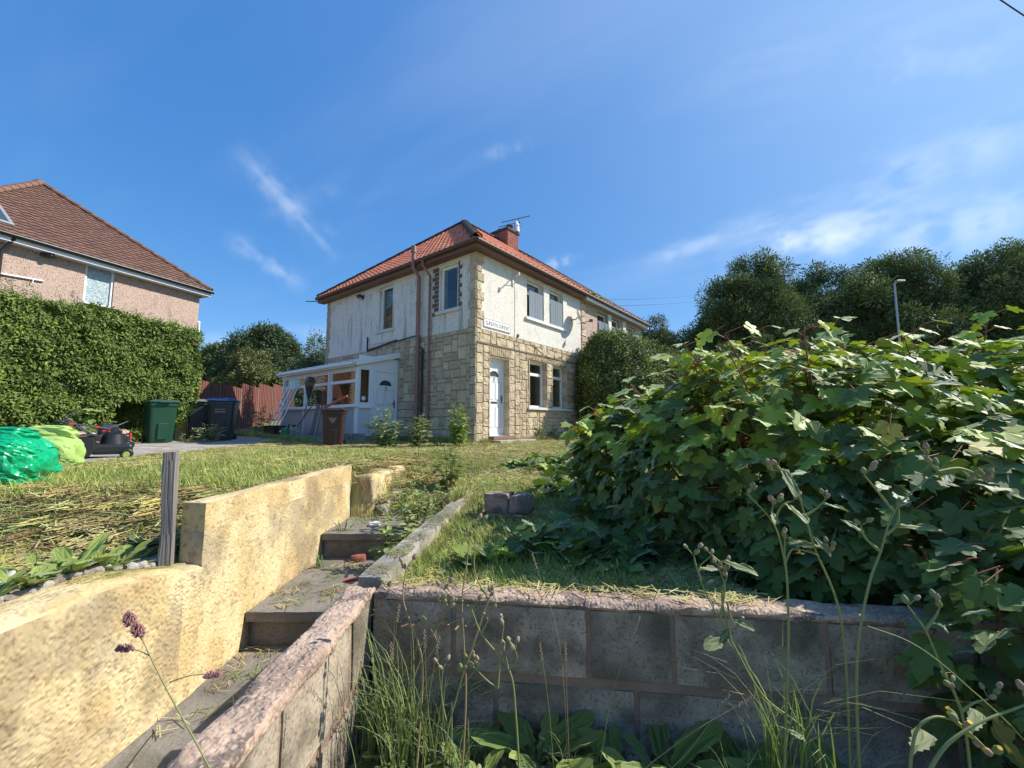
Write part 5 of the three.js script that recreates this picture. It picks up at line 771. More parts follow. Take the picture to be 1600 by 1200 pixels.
// rough field hedge across the neighbouring garden, behind the sycamore bush
{
  const r = rng(436), spots = [], blobs = []; for (let k = 0; k < 9; k++) blobs.push([k * 1.35 - 0.3, 0.55 + 0.12 * r(), 0.5 * (r() - 0.5) + k * 0.12, 1.05 + 0.2 * r(), 0.95 + 0.3 * r(), 0.9]);
  blobs.forEach(([x, y, z, a, b, c], k) => { for (let i = 0; i < 1500; i++) { const d = ball(r), f = 1 - 0.2 * r() * r() + 0.2 * (fbm(d.x * 3 + 9 + k, d.y * 3 + d.z * 2 + 9, 0, 3, 437) - 0.5) * 2, p = V(x + d.x * a * f, y + d.y * b * f, z + d.z * c * f); if (p.y > 0.02) spots.push([p, d]); } });
  hedge('field_hedge', 'rough low green hedge behind the sycamore bush below the street trees', [4.6, -0.05, -7.6], 0, blobs.map(([x, y, z, a, b, c]) => metreUV(plain(new THREE.IcosahedronGeometry(1, 2))).scale(a * 0.82, b * 0.82, c * 0.82).translate(x, y, z)), spots, 0.17, [[0.11, 0.165, 0.03], [0.15, 0.20, 0.035], [0.08, 0.13, 0.024]], 438);
}
// ---------------------------------------------------------------- trees
function tree(name, label, base, height, blobs, trunkR, palette, seed, count, size, grp) {   // blobs: [x, y, z, rx, ry, rz] from the foot
  const t = thing(name, label, 'tree', base, 0, grp), r = rng(seed), wood = [], lists = [[], []], m = leafMat({ transmission: 0.28, clearcoat: 0.1 });
  wood.push(tube([[0, -0.5, 0], [0.05, height * 0.25, 0], [0.02, height * 0.5, 0.05], [0, height * 0.75, 0]], trunkR, 9, trunkR * 0.35));
  const parts = part('trunk', wood, M.bark, t), limbs = [];
  const vol = blobs.reduce((s, b) => s + b[3] * b[5] + b[3] * b[4], 0);
  for (const [x, y, z, a, b, c] of blobs) {
    const y0 = Math.min(y * 0.6, height * 0.45); limbs.push(tube([[0, y0, 0], [x * 0.5, lerp(y0, y, 0.6), z * 0.5], [x, y, z]], trunkR * 0.45, 6, trunkR * 0.12));
    const sub = []; for (let k = 0; k < 20; k++) { const d = ball(r), f = 0.5 + 0.6 * r(); sub.push([x + d.x * a * f, y + d.y * b * f, z + d.z * c * f, 0.16 + 0.22 * r(), d, 0.6 + 0.7 * r()]); if (k % 4 === 0) limbs.push(tube([[x, y, z], [x + d.x * a * f, y + d.y * b * f, z + d.z * c * f]], trunkR * 0.14, 5, trunkR * 0.05)); }
    const gauss = () => r() + r() + r() - 1.5;
    for (let i = 0, n = count * (a * c + a * b) / vol; i < n; i++) { const s = sub[Math.floor(r() * sub.length)], p = V(s[0] + gauss() * a * s[3] * 1.15, s[1] + gauss() * b * s[3] * 0.75, s[2] + gauss() * c * s[3] * 1.15), d = s[4].clone().multiplyScalar(0.7).add(ball(r)).add(V(0, 0.25, 0)).normalize(), q = new THREE.Quaternion().setFromUnitVectors(UP, d).multiply(new THREE.Quaternion().setFromAxisAngle(UP, r() * 6.28)); lists[i & 1].push([matrix(p.x, p.y, p.z, q, size * (0.6 + 0.8 * r())), vary(palette[Math.floor(r() * palette.length)], r, 0.35)]); }
  }
  part('limbs', limbs, M.bark, t);
  lists.forEach((l, i) => copies('crown', crownSprig[i], m, l, t));
  return t;
}
const sycamoreGreen = [[0.095, 0.145, 0.03], [0.125, 0.175, 0.038], [0.075, 0.115, 0.025], [0.165, 0.205, 0.05]];
function crown(w, h0, h1, n, seed, depth = 0.8) { const r = rng(seed), out = []; for (let k = 0; k < n; k++) { const a = k * 2.4 + r(), f = Math.sqrt((k + 0.5) / n), y = lerp(h0, h1, 0.15 + 0.72 * (1 - f * f) * (0.6 + 0.4 * r()) + 0.1 * r()); out.push([Math.cos(a) * w * f * 0.72, y, Math.sin(a) * w * f * 0.72 * depth, w * (0.34 + 0.1 * r()), (h1 - h0) * (0.17 + 0.07 * r()), w * (0.3 + 0.1 * r()) * depth]); } return out; }
const treeAt = (u, depth) => { const p = atDepth(u, 640, depth); return [p.x, 0, p.z]; };
tree('sycamore_tree', 'broad dark tree with ragged crown nearest the neighbouring house', treeAt(1185, 37), 14.5, crown(6.4, 2.0, 15.0, 15, 441), 0.38, sycamoreGreen, 442, 9500, 0.62, 'tall dark trees along the street');
tree('sycamore_tree', 'lower dark tree filling the gap between the two tallest crowns', treeAt(1290, 41), 14, crown(7.4, 1.5, 14.6, 14, 444), 0.36, sycamoreGreen, 445, 8500, 0.62, 'tall dark trees along the street');
tree('sycamore_tree', 'tallest domed dark tree standing behind the lamp post', treeAt(1390, 36), 15.0, crown(7.0, 2.4, 15.4, 15, 447), 0.42, sycamoreGreen, 448, 9500, 0.62, 'tall dark trees along the street');
tree('sycamore_tree', 'spreading dark tree with sky showing through, beyond the lamp post', treeAt(1580, 35), 14.6, [...crown(7.2, 2.8, 15.2, 15, 450), [-6, 6.5, 0, 2.4, 1.4, 2]], 0.40, sycamoreGreen, 451, 8500, 0.60, 'tall dark trees along the street');
tree('sycamore_tree', 'dark tree at the outer end of the street row', treeAt(1760, 36), 15.5, crown(6.6, 2.0, 14.5, 12, 453), 0.40, sycamoreGreen, 454, 8000, 0.62, 'tall dark trees along the street');
tree('birch_tree', 'small olive green tree beyond the end of the neighbouring house', treeAt(1020, 40), 10, crown(3.8, 1.5, 9.6, 10, 456), 0.22, [[0.12, 0.15, 0.04], [0.15, 0.18, 0.05], [0.09, 0.12, 0.035]], 457, 7000, 0.55);
tree('garden_tree', 'round dark green tree rising over the red fence', treeAt(412, 27), 6.6, crown(2.9, 1.2, 6.75, 9, 461), 0.18, [[0.075, 0.13, 0.04], [0.10, 0.165, 0.05], [0.06, 0.105, 0.035]], 462, 8000, 0.42);
tree('conifer_tree', 'olive green feathery tree in front of the rounder dark one over the fence', treeAt(392, 24), 4.9, crown(2.0, 1.0, 5.0, 8, 464), 0.14, [[0.16, 0.19, 0.045], [0.20, 0.23, 0.06], [0.12, 0.15, 0.04]], 465, 7500, 0.30);
tree('garden_tree', 'dark tree beside the brick corner of the pebble-dashed house', treeAt(328, 28), 5.0, crown(2.4, 0.8, 5.2, 7, 467), 0.14, [[0.08, 0.14, 0.035], [0.11, 0.17, 0.045]], 468, 5000, 0.42);
tree('garden_tree', 'pale green tree behind the porch roof end', treeAt(458, 26), 4.0, crown(1.8, 0.6, 4.2, 6, 470), 0.12, [[0.06, 0.10, 0.04], [0.09, 0.14, 0.05]], 471, 3500, 0.36);
{ const p = atDepth(496, 620, 17.5); tree('young_tree', 'thin young tree with open leaves rising behind the porch roof', [p.x, 0.2, p.z], 3.4, [[0, 3.2, 0, 0.45, 0.7, 0.4], [-0.3, 2.4, 0, 0.6, 0.6, 0.5], [0.2, 2.0, 0, 0.6, 0.6, 0.5]], 0.05, [[0.07, 0.12, 0.05], [0.10, 0.16, 0.06]], 474, 420, 0.26); }

// ---------------------------------------------------------------- the big sycamore bush by the block wall
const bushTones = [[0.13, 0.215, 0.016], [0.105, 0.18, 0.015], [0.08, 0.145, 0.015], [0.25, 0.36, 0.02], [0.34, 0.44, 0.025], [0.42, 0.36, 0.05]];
{
  const t = thing('sycamore_bush', 'sprawling sycamore bush with large lobed leaves and reddish stalks over the block wall', 'bush', [1.8, -0.12, -2.2]), O = V(1.8, -0.12, -2.2), r = rng(481);
  const E = [[1.75, 0.20, -2.35, 1.05, 0.70, 0.78], [1.05, 0.12, -3.0, 0.62, 0.52, 0.62], [1.0, 0.02, -2.45, 0.42, 0.42, 0.5], [2.55, 0.20, -2.45, 0.95, 0.72, 0.85], [3.5, 0.10, -2.7, 1.1, 0.66, 1.0], [2.15, 0.0, -1.62, 0.9, 0.52, 0.50], [1.5, -0.08, -1.85, 0.55, 0.42, 0.32], [1.78, -0.2, -1.18, 0.62, 0.44, 0.40], [1.2, 0.35, -3.1, 0.45, 0.36, 0.5], [2.5, -0.1, -1.3, 0.7, 0.5, 0.5], [1.2, -0.12, -2.2, 0.4, 0.3, 0.35]];
  const inside = (p, k) => E.some((q, j) => j !== k && ((p.x - q[0]) / q[3]) ** 2 + ((p.y - q[1]) / q[4]) ** 2 + ((p.z - q[2]) / q[5]) ** 2 < 0.55);
  const leaves = [], stalks = [], root = V(1.8, -0.15, -2.4);
  const inWall = (p) => p.y < -0.06 && p.x > -0.6 && p.x < 1.62 && (p.x < 1.05 ? p.z > frontLine(p.x) - 0.2 : Math.abs(p.z - frontLine(p.x) + 0.05) < 0.11);
  const addLeaf = (p, out, tone, size) => { const n = out.clone().multiplyScalar(0.75).add(V(0, 0.6, 0)).add(ball(r).multiplyScalar(0.7)).add(SUN.clone().multiplyScalar(0.15)).normalize(), tip = V(out.x, -0.7, out.z).add(ball(r).multiplyScalar(0.6)); leaves.push({ p, n, q: facing(n, tip), s: size, v: Math.floor(r() * 3), c: tone, top: p.y }); };
  E.forEach((q, k) => {
    const n = Math.round(1750 * (q[3] * q[5] + q[3] * q[4]) / 0.9);
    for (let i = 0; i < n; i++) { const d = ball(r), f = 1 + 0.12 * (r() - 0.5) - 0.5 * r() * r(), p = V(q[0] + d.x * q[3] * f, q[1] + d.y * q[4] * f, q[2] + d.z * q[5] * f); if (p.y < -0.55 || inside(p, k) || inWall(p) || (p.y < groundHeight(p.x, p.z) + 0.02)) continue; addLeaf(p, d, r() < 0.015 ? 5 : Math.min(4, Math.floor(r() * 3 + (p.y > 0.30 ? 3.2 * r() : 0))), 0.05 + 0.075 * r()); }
  });
  // upright shoots standing out of the top, with smaller bright leaves in pairs
  const canes = [];
  for (const [u, v, z] of [[1120, 545, 2.3], [1185, 518, 2.5], [1250, 520, 2.3], [1300, 512, 2.45], [1345, 545, 2.1], [1430, 515, 2.4], [1460, 540, 2.2], [1515, 545, 2.4], [1580, 580, 2.0], [1050, 575, 2.7], [985, 600, 3.0], [930, 640, 3.2], [1010, 615, 2.7], [1390, 585, 2.0], [1240, 590, 2.0], [1130, 640, 1.9], [1560, 640, 1.8], [915, 690, 3.1]]) {
    const p = atDepth(u, v, z), b = V(lerp(p.x, root.x, 0.35), Math.max(-0.1, p.y - 0.55), lerp(p.z, root.z, 0.35)); canes.push(tube([b, b.clone().lerp(p, 0.5).add(V(0, 0.04, 0)), p], 0.007, 5, 0.003));
    for (let k = 0; k < 5; k++) { const a = k * 2.2 + r() * 2, f = 1 - k * 0.13, c = b.clone().lerp(p, f), out = V(Math.cos(a), 0.1, Math.sin(a)), tip = c.clone().addScaledVector(out, 0.07 + 0.05 * r()).add(V(0, 0.02, 0)); stalks.push(tube([c, c.clone().lerp(tip, 0.5).add(V(0, 0.012, 0)), tip], 0.0028, 4)); leaves.push({ p: tip, q: facing(V(out.x * 0.35, 1, out.z * 0.35).add(ball(r).multiplyScalar(0.3)), out), s: (k === 0 ? 0.07 : 0.10) + 0.05 * r(), v: Math.floor(r() * 3), c: 3 + Math.floor(r() * 2), top: tip.y }); }
  }
  for (let k = 0; k < 44; k++) {                                          // more shoots breaking the outline
    const q = E[[0, 1, 3, 4, 0, 3, 8][k % 7]], d = ball(r); d.y = 0.35 + Math.abs(d.y); d.normalize(); const b = V(q[0] + d.x * q[3] * 0.8, q[1] + d.y * q[4] * 0.8, q[2] + d.z * q[5] * 0.8), p = V(q[0] + d.x * q[3] * 1.08, q[1] + d.y * q[4] * 1.05 + 0.05 + 0.13 * r(), q[2] + d.z * q[5] * 1.08); canes.push(tube([b, b.clone().lerp(p, 0.5), p], 0.006, 5, 0.0025));
    for (let j = 0; j < 8; j++) { const a = j * 2.2 + r(), f = 1 - j * 0.1, c = b.clone().lerp(p, f), out = V(Math.cos(a), 0.15, Math.sin(a)), tip = c.clone().addScaledVector(out, 0.04 + 0.07 * r()).add(V(0, 0.02, 0)); stalks.push(tube([c, tip], 0.0026, 4)); leaves.push({ p: tip, q: facing(V(out.x * 0.5, 0.9, out.z * 0.5 + 0.2).add(ball(r).multiplyScalar(0.5)), V(out.x, -0.3, out.z)), s: 0.05 + 0.07 * r(), v: Math.floor(r() * 3), c: r() < 0.6 ? 4 : 3, top: tip.y }); }
  }
  for (let k = 0; k < 30; k++) { const q = E[Math.floor(r() * E.length)], d = ball(r), p = V(q[0] + d.x * q[3] * 0.95, q[1] + Math.abs(d.y) * q[4] * 0.95, q[2] + d.z * q[5] * 0.95); if (inWall(p)) continue; canes.push(tube([V(lerp(root.x, q[0], 0.7), -0.2, lerp(root.z, q[2], 0.7)), V(lerp(q[0], p.x, 0.5), q[1] + 0.1, lerp(q[2], p.z, 0.5)), p], 0.011, 5, 0.003)); }
  const eye = camera.position, shows = (l) => { const d = l.p.clone().sub(eye), far = d.length(); return l.s * l.s / (far * far) * (0.4 + Math.abs(d.dot(V(0, 0, 1).applyQuaternion(l.q)) / far)) * (l.p.x / -l.p.z > 1.32 ? 0.02 : 1); };
  leaves.sort((a, b) => shows(b) - shows(a));
  const mats = bushTones.map((c) => leafMat({ color: rgb(...c), clearcoat: 0.14 })), rest = [];
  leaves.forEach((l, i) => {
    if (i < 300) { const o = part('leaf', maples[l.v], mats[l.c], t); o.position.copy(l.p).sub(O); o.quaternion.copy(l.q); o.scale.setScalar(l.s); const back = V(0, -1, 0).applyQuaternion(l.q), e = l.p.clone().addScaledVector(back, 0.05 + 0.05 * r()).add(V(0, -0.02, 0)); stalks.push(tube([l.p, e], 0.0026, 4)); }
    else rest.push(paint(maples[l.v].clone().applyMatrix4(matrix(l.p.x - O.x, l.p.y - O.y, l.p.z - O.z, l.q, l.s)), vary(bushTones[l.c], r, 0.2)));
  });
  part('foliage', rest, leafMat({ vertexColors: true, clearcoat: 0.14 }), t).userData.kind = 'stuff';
  part('leaf_stalks', stalks.map((g) => g.translate(-O.x, -O.y, -O.z)), mat([0.30, 0.085, 0.04], { roughness: 0.6 }), t).userData.kind = 'stuff';
  part('canes', canes.map((g) => g.translate(-O.x, -O.y, -O.z)), mat([0.17, 0.085, 0.045], { roughness: 0.7 }), t);
}
// cut branches lying on the lawn
function cutBranches(label, list, seed) {
  const p0 = groundAt(list[0][0], list[0][1]), t = thing('cut_branches', label, 'cut branches', p0), r = rng(seed), g = [], st = [];
  for (const [u, v, n, rad] of list) { const [x, y, z] = groundAt(u, v); for (let k = 0; k < n; k++) { const a = r() * 6.28, f = Math.sqrt(r()) * rad, px = x + Math.cos(a) * f, pz = z + Math.sin(a) * f * 0.8; if (pz > frontLine(px) - 0.14 || px < passageRight(pz) + 0.12) continue; const py = groundHeight(px, pz) + 0.03 + 0.16 * r() * (1 - f / rad); g.push(paint(maples[Math.floor(r() * 3)].clone().applyMatrix4(matrix(px - p0[0], py - p0[1], pz - p0[2], facing(V(0, 1, 0).add(ball(r).multiplyScalar(0.7)), ball(r)), 0.08 + 0.07 * r())), vary(bushTones[Math.floor(r() * 4)], r, 0.3))); if (k % 4 === 0) st.push(tube([[px - p0[0], py - p0[1], pz - p0[2]], [px - p0[0] + 0.2 * (r() - 0.5), py - p0[1] - 0.01, pz - p0[2] + 0.2 * (r() - 0.5)]], 0.004, 4)); } }
  part('leaves', g, leafMat({ vertexColors: true }), t).userData.kind = 'stuff'; part('twigs', st, mat([0.25, 0.12, 0.06]), t);
}
cutBranches('heap of cut sycamore shoots wilting on the lawn near the brick lump', [[855, 732, 240, 0.55], [905, 745, 150, 0.4], [870, 775, 90, 0.25], [930, 770, 60, 0.3]], 491);
cutBranches('cut sycamore leaves scattered behind the block wall', [[830, 872, 60, 0.22], [930, 880, 70, 0.22], [760, 885, 14, 0.12], [1000, 885, 40, 0.15], [880, 850, 40, 0.2]], 493);

// ---------------------------------------------------------------- grass, clippings and gravel
const onDrive = (x, z) => { const t = (z + 3.2) / -9.4; if (t < 0 || t > 1) return false; const s = (x - lerp(-4.35, -7.6, t)) / 0.937; return s > -2.6 && s < 0.36 + 0.5 * smooth(0.35, 0.7, t); };
const houseLocal = (x, z) => house.worldToLocal(V(x, 0, z));
function isLawn(x, z) {
  if (z > -1.62 && x > -0.62) return false; if (x > -1.33 && x < passageRight(z) + 0.03 && z > -3.55) return false; if (x > -1.46 && x < -1.29 && z > -3.46) return false; if (x > -1.95 + 0.25 * vnoise(z * 6 + 20, 3.5, 0, 508) && z > -1.84 && x < -1.2) return false;
  if (x > passageRight(z) - 0.03 && x < passageRight(z) + 0.13 && z > -3.65) return false; if (onDrive(x, z)) return false;
  const h = houseLocal(x, z); if (h.x > -1.55 && h.z < 0.02 && h.z > -9 && (h.x > -0.05 || h.z < -3.15)) return false; if (h.x > -2.55 && h.x < 0 && h.z < -3.2 && h.z > -9.3) return false;
  return true;
}
{
  const r = rng(501), blade = (h, w, lean, tw) => { const g = new THREE.BufferGeometry(), c = Math.cos(tw), s = Math.sin(tw), pos = []; const pt = (x, y, o) => [x * c + o * s, y, -x * s + o * c]; const a = pt(-w, 0, 0), b = pt(w, 0, 0), d = pt(-w * 0.7, h * 0.55, lean * 0.35), e = pt(w * 0.7, h * 0.55, lean * 0.35), f = pt(0, h, lean); pos.push(...a, ...b, ...e, ...a, ...e, ...d, ...d, ...e, ...f); g.setAttribute('position', new THREE.Float32BufferAttribute(pos, 3)); g.setAttribute('uv', new THREE.Float32BufferAttribute(new Float32Array(18), 2)); g.computeVertexNormals(); return g; };
  const tuft = (n, h, w, spread, lean, seed) => { const q = rng(seed); return mergeGeometries(Array.from({ length: n }, () => blade(h * (0.5 + 0.7 * q()), w, lean * (0.3 + q()), q() * 6.28).translate((q() - 0.5) * spread, 0, (q() - 0.5) * spread))); };
  const lying = (n, seed) => { const q = rng(seed); return mergeGeometries(Array.from({ length: n }, () => { const l = 0.05 + 0.07 * q(); return place(slab(-l / 2, l / 2, 0, 0.0012, -0.0016, 0.0016), (q() - 0.5) * 0.13, 0.008 + 0.018 * q(), (q() - 0.5) * 0.13, q() * 6.28, (q() - 0.5) * 0.5, (q() - 0.5) * 0.35); })); };
  const green = leafMat({ roughness: 0.75, transmission: 0.3, clearcoat: 0 }), lists = [[], [], [], [], []], Y = UP;
  const tones = [[0.24, 0.33, 0.04], [0.33, 0.39, 0.06], [0.44, 0.44, 0.11], [0.17, 0.26, 0.03]], straw = [[0.52, 0.44, 0.19], [0.42, 0.34, 0.14], [0.28, 0.20, 0.09], [0.48, 0.46, 0.17]];
  for (let i = 0; i < 110000; i++) {
    const dist = 1.25 * Math.pow(11.5, Math.pow(r(), 0.85)), a = (r() - 0.5) * 2.06, x = Math.sin(a) * dist, z = -Math.cos(a) * dist; if (z > -0.9 || !isLawn(x, z)) continue;
    if (x > 0.9 && z > -3.2 && x > -z * 0.45) continue;
    const lush = fbm(x * 1.1 + 30, z * 1.1 + 30, 0, 3, 505), y = groundHeight(x, z) - 0.004, far = 1 + 0.09 * dist, q = new THREE.Quaternion().setFromAxisAngle(Y, r() * 6.28), k = r();
    if (k < 0.42 + 0.8 * (lush - 0.5)) lists[0].push([matrix(x, y, z, q, far * (0.7 + 0.6 * r()), (0.5 + 0.9 * r()) * (0.6 + lush), far), vary(tones[Math.floor(r() * 4)], r, 0.3)]);
    else if (k < 0.74) lists[1].push([matrix(x, y, z, q, far * (0.7 + 0.6 * r()), 0.5 + 0.7 * r(), far), vary(tones[Math.floor(r() * 4)], r, 0.3)]);
    else lists[2].push([matrix(x, y, z, q, far * (0.8 + 0.5 * r())), vary(straw[Math.floor(r() * 4)], r, 0.3)]);
  }
  copies('lawn_grass', tuft(10, 0.055, 0.0022, 0.08, 0.055, 511), green, lists[0]); copies('short_grass', tuft(12, 0.032, 0.002, 0.09, 0.045, 513), green, lists[1]); copies('dry_clippings', lying(12, 515), mat([1, 1, 1], { roughness: 0.9 }), lists[2]);
  // longer grass along edges: foot of the house, beside the kerb wall, on the upper path
  const long = []; const addLong = (x, z, s, c = 0) => long.push([matrix(x, groundHeight(x, z) - 0.005, z, new THREE.Quaternion().setFromAxisAngle(Y, r() * 6.28), s * (0.7 + 0.6 * r())), vary(c ? straw[Math.floor(r() * 4)] : tones[Math.floor(r() * 4)], r, 0.3)]);
  for (let i = 0; i < 500; i++) { const p = house.localToWorld(V(0.1 + 6.2 * r(), 0, 0.06 + 0.3 * r() * r())); addLong(p.x, p.z, 1.3, r() < 0.5); } for (let i = 0; i < 420; i++) { const p = house.localToWorld(V(-0.08 - 0.4 * r() * r(), 0, -3.1 * r())); addLong(p.x, p.z, 1.4, r() < 0.3); }
  for (let i = 0; i < 300; i++) { const p = house.localToWorld(V(-2.58 - 0.3 * r() * r(), 0, -3 - 6.2 * r())); addLong(p.x, p.z, 1.2, r() < 0.2); }
  for (let i = 0; i < 520; i++) { const z = -3.15 - 2.5 * r(), x = lerp(-1.25, passageRight(z), Math.pow(r(), 0.6)); addLong(x, z, 0.5 + 0.5 * r(), r() < 0.25); }
  for (let i = 0; i < 120; i++) { const z = -1.7 - 1.9 * r(); addLong(passageRight(z) + 0.13 + 0.04 * r(), z, 0.6, r() < 0.5); }
  for (let i = 0; i < 200; i++) { const z = -1.9 - 1.5 * r(); addLong(-1.42 - 0.08 * r(), z, 0.35, r() < 0.6); }
  copies('edge_grass', tuft(14, 0.13, 0.0028, 0.08, 0.07, 517), green, long);
  // gravel at the foot of the wall and by the yellow wall
  const pebble = metreUV(plain(new THREE.IcosahedronGeometry(1, 1))); { const p = pebble.attributes.position; for (let i = 0; i < p.count; i++) { const n = 0.75 + 0.5 * vnoise(p.getX(i) * 1.7 + 5, p.getY(i) * 1.7 + p.getZ(i) * 2.3 + 5, 0, 519); p.setXYZ(i, p.getX(i) * n, p.getY(i) * n * 0.65, p.getZ(i) * n); } pebble.computeVertexNormals(); }
  const gr = [], gt = [[0.46, 0.43, 0.40], [0.36, 0.33, 0.31], [0.52, 0.50, 0.47], [0.30, 0.25, 0.21], [0.42, 0.36, 0.30]];
  const addStone = (x, z, s) => gr.push([matrix(x, groundHeight(x, z) + s * 0.3, z, new THREE.Quaternion().setFromUnitVectors(UP, ball(r).add(V(0, 1.4, 0)).normalize()), s), vary(gt[Math.floor(r() * 5)], r, 0.2)]);
  for (let i = 0; i < 2600; i++) { const x = -0.48 + 2.0 * r(), z = frontLine(x) + 0.01 + 0.75 * r(); addStone(x, z, 0.007 + 0.016 * r() * r()); }
  for (let i = 0; i < 1500; i++) { const z = -1.86 + 1.2 * r(), x = -1.46 - 0.5 * r() * r(); addStone(x, z, 0.008 + 0.02 * r() * r()); }
  copies('gravel', pebble, mat([1, 1, 1], { roughness: 0.85, bumpMap: roughBump, bumpScale: 0.002 }), gr);
  // bits of dry litter on the steps and wall tops
  const bits = []; const addBit = (x, y, z, c) => bits.push([matrix(x, y, z, new THREE.Quaternion().setFromAxisAngle(Y, r() * 6.28), 0.5 + 0.6 * r(), 0.4), vary(c, r, 0.3)]);
  for (let i = 0; i < 130; i++) { const s = r(); addBit(-1.27 + 0.6 * r(), s < 0.35 ? -0.618 : s < 0.75 ? -0.453 : -0.287, s < 0.35 ? -1.1 - 1.0 * r() : s < 0.75 ? -2.15 - 0.75 * r() : -2.95 - 0.6 * r(), r() < 0.4 ? [0.16, 0.2, 0.05] : straw[Math.floor(r() * 3)]); }
  for (let i = 0; i < 46; i++) { const f = r() * 1.3; addBit(-0.45 + f, -0.137, frontLine(-0.45 + f) - 0.05 - 0.04 * r(), straw[Math.floor(r() * 4)]); } for (let i = 0; i < 40; i++) { const z = -1.7 - 1.5 * r(); addBit(passageRight(z) + 0.05 + 0.03 * r(), -0.132, z, [0.2, 0.2, 0.07]); }
  copies('step_litter', lying(7, 521), mat([1, 1, 1], { roughness: 0.9 }), bits);
}
// ---------------------------------------------------------------- single weeds
const stemGreen = mat([0.20, 0.24, 0.08], { roughness: 0.7 }), stemDry = mat([0.26, 0.20, 0.10], { roughness: 0.8 }), headDry = mat([0.28, 0.21, 0.15], { roughness: 1 }), headGreen = mat([0.17, 0.21, 0.08], { roughness: 0.9 }), fluff = mat([0.42, 0.37, 0.31], { roughness: 1 }), purple = mat([0.24, 0.11, 0.12], { roughness: 1 }), petal = mat([0.65, 0.42, 0.03], { roughness: 0.8 });
const weedLeaf = leafMat({ vertexColors: true, clearcoat: 0.05 });
const dockTones = [[0.20, 0.28, 0.035], [0.15, 0.22, 0.03], [0.25, 0.33, 0.05]];
function rosette(name, label, p, n, size, seed, upright = 0.8, leafSet = docks, tones = dockTones, cat = 'weed', grp) {   // leaves spreading from one root
  const t = thing(name, label, cat, p, 0, grp), r = rng(seed);
  for (let k = 0; k < n; k++) { const a = k * 2.4 + r() * 0.8, e = upright * (0.55 + 0.6 * r()), tip = V(Math.cos(a), e, Math.sin(a)).normalize(), nrm = V(-Math.cos(a) * e, 1, -Math.sin(a) * e).add(ball(r).multiplyScalar(0.25)), o = part('leaf', paint(leafSet[k % leafSet.length].clone(), vary(tones[Math.floor(r() * tones.length)], r, 0.2)), weedLeaf, t); o.position.set(Math.cos(a) * 0.012, 0.005, Math.sin(a) * 0.012); o.quaternion.copy(facing(nrm, tip)); o.scale.setScalar(size * (0.65 + 0.6 * r())); }
  return t;
}
const frontBase = (u, depth, lift = 0) => { const p = atDepth(u, 1150, depth); return [p.x, groundHeight(p.x, p.z) + lift, p.z]; };
[[612, 1.40, 7, 0.15], [655, 1.34, 6, 0.12], [755, 1.38, 6, 0.17], [838, 1.37, 8, 0.16], [905, 1.30, 7, 0.14], [965, 1.33, 7, 0.15], [1035, 1.31, 8, 0.19], [1095, 1.28, 7, 0.18], [1010, 1.22, 6, 0.13], [1180, 1.24, 8, 0.17], [1250, 1.15, 8, 0.18], [735, 1.26, 6, 0.11], [1330, 1.12, 8, 0.18], [860, 1.24, 6, 0.12], [1140, 1.16, 7, 0.15]].forEach(([u, d, n, s], i) =>
  rosette('dandelion_plant', 'clump of toothed green dandelion leaves in the gravel at the wall foot', frontBase(u, d), n, s, 540 + i, 1.1, docks, dockTones, 'weed', 'dandelions along the foot of the block wall'));
[[25, 962, 8, 0.08], [60, 936, 9, 0.09], [95, 918, 9, 0.11], [112, 906, 8, 0.12], [150, 897, 9, 0.10], [178, 886, 9, 0.105], [205, 872, 7, 0.085], [15, 930, 7, 0.085], [125, 872, 8, 0.09], [232, 876, 7, 0.06], [45, 908, 8, 0.085], [165, 866, 8, 0.08]].forEach(([u, v, n, s], i) => { const p0 = onHeight(u, v, -0.09), p = [Math.min(p0.x, -1.5), groundHeight(Math.min(p0.x, -1.5), p0.z), p0.z]; rosette('dock_plant', 'low dock plant with long leaves among the gravel beside the yellow wall', p, n, s, 560 + i, 1.3, docks, [[0.22, 0.30, 0.04], [0.27, 0.34, 0.06]], 'weed', 'docks along the yellow wall'); });
rosette('ivy_clump', 'dark leafy clump growing at the foot of the timber post', [-1.60, groundHeight(-1.60, -1.90), -1.90], 26, 0.09, 571, 0.9, maples, [[0.06, 0.11, 0.025], [0.09, 0.15, 0.03]], 'plant');
{ // bright sycamore seedling before the clipped hedge
  const p = groundAt(62, 700), t = rosette('sycamore_seedling', 'pale green sycamore seedling growing in front of the clipped hedge', [p[0] - 0.4, p[1] + 0.1, p[2] - 1.0], 0, 0.1, 573), r = rng(574);
  part('stem', tube([[0, -0.1, 0], [0.05, 0.35, 0.02], [0.0, 0.75, 0]], 0.012, 5, 0.005), stemDry, t);
  for (let k = 0; k < 46; k++) { const a = r() * 6.28, f = 0.55 * Math.sqrt(r()), o = part('leaf', paint(maples[k % 3].clone(), vary([0.19, 0.30, 0.05], r, 0.25)), weedLeaf, t); o.position.set(Math.cos(a) * f, 0.15 + 0.6 * r(), 0.15 + Math.sin(a) * f * 0.3); o.quaternion.copy(facing(V(0.4, 0.8, 0.6).add(ball(r).multiplyScalar(0.5)), ball(r))); o.scale.setScalar(0.12 + 0.06 * r()); }
}
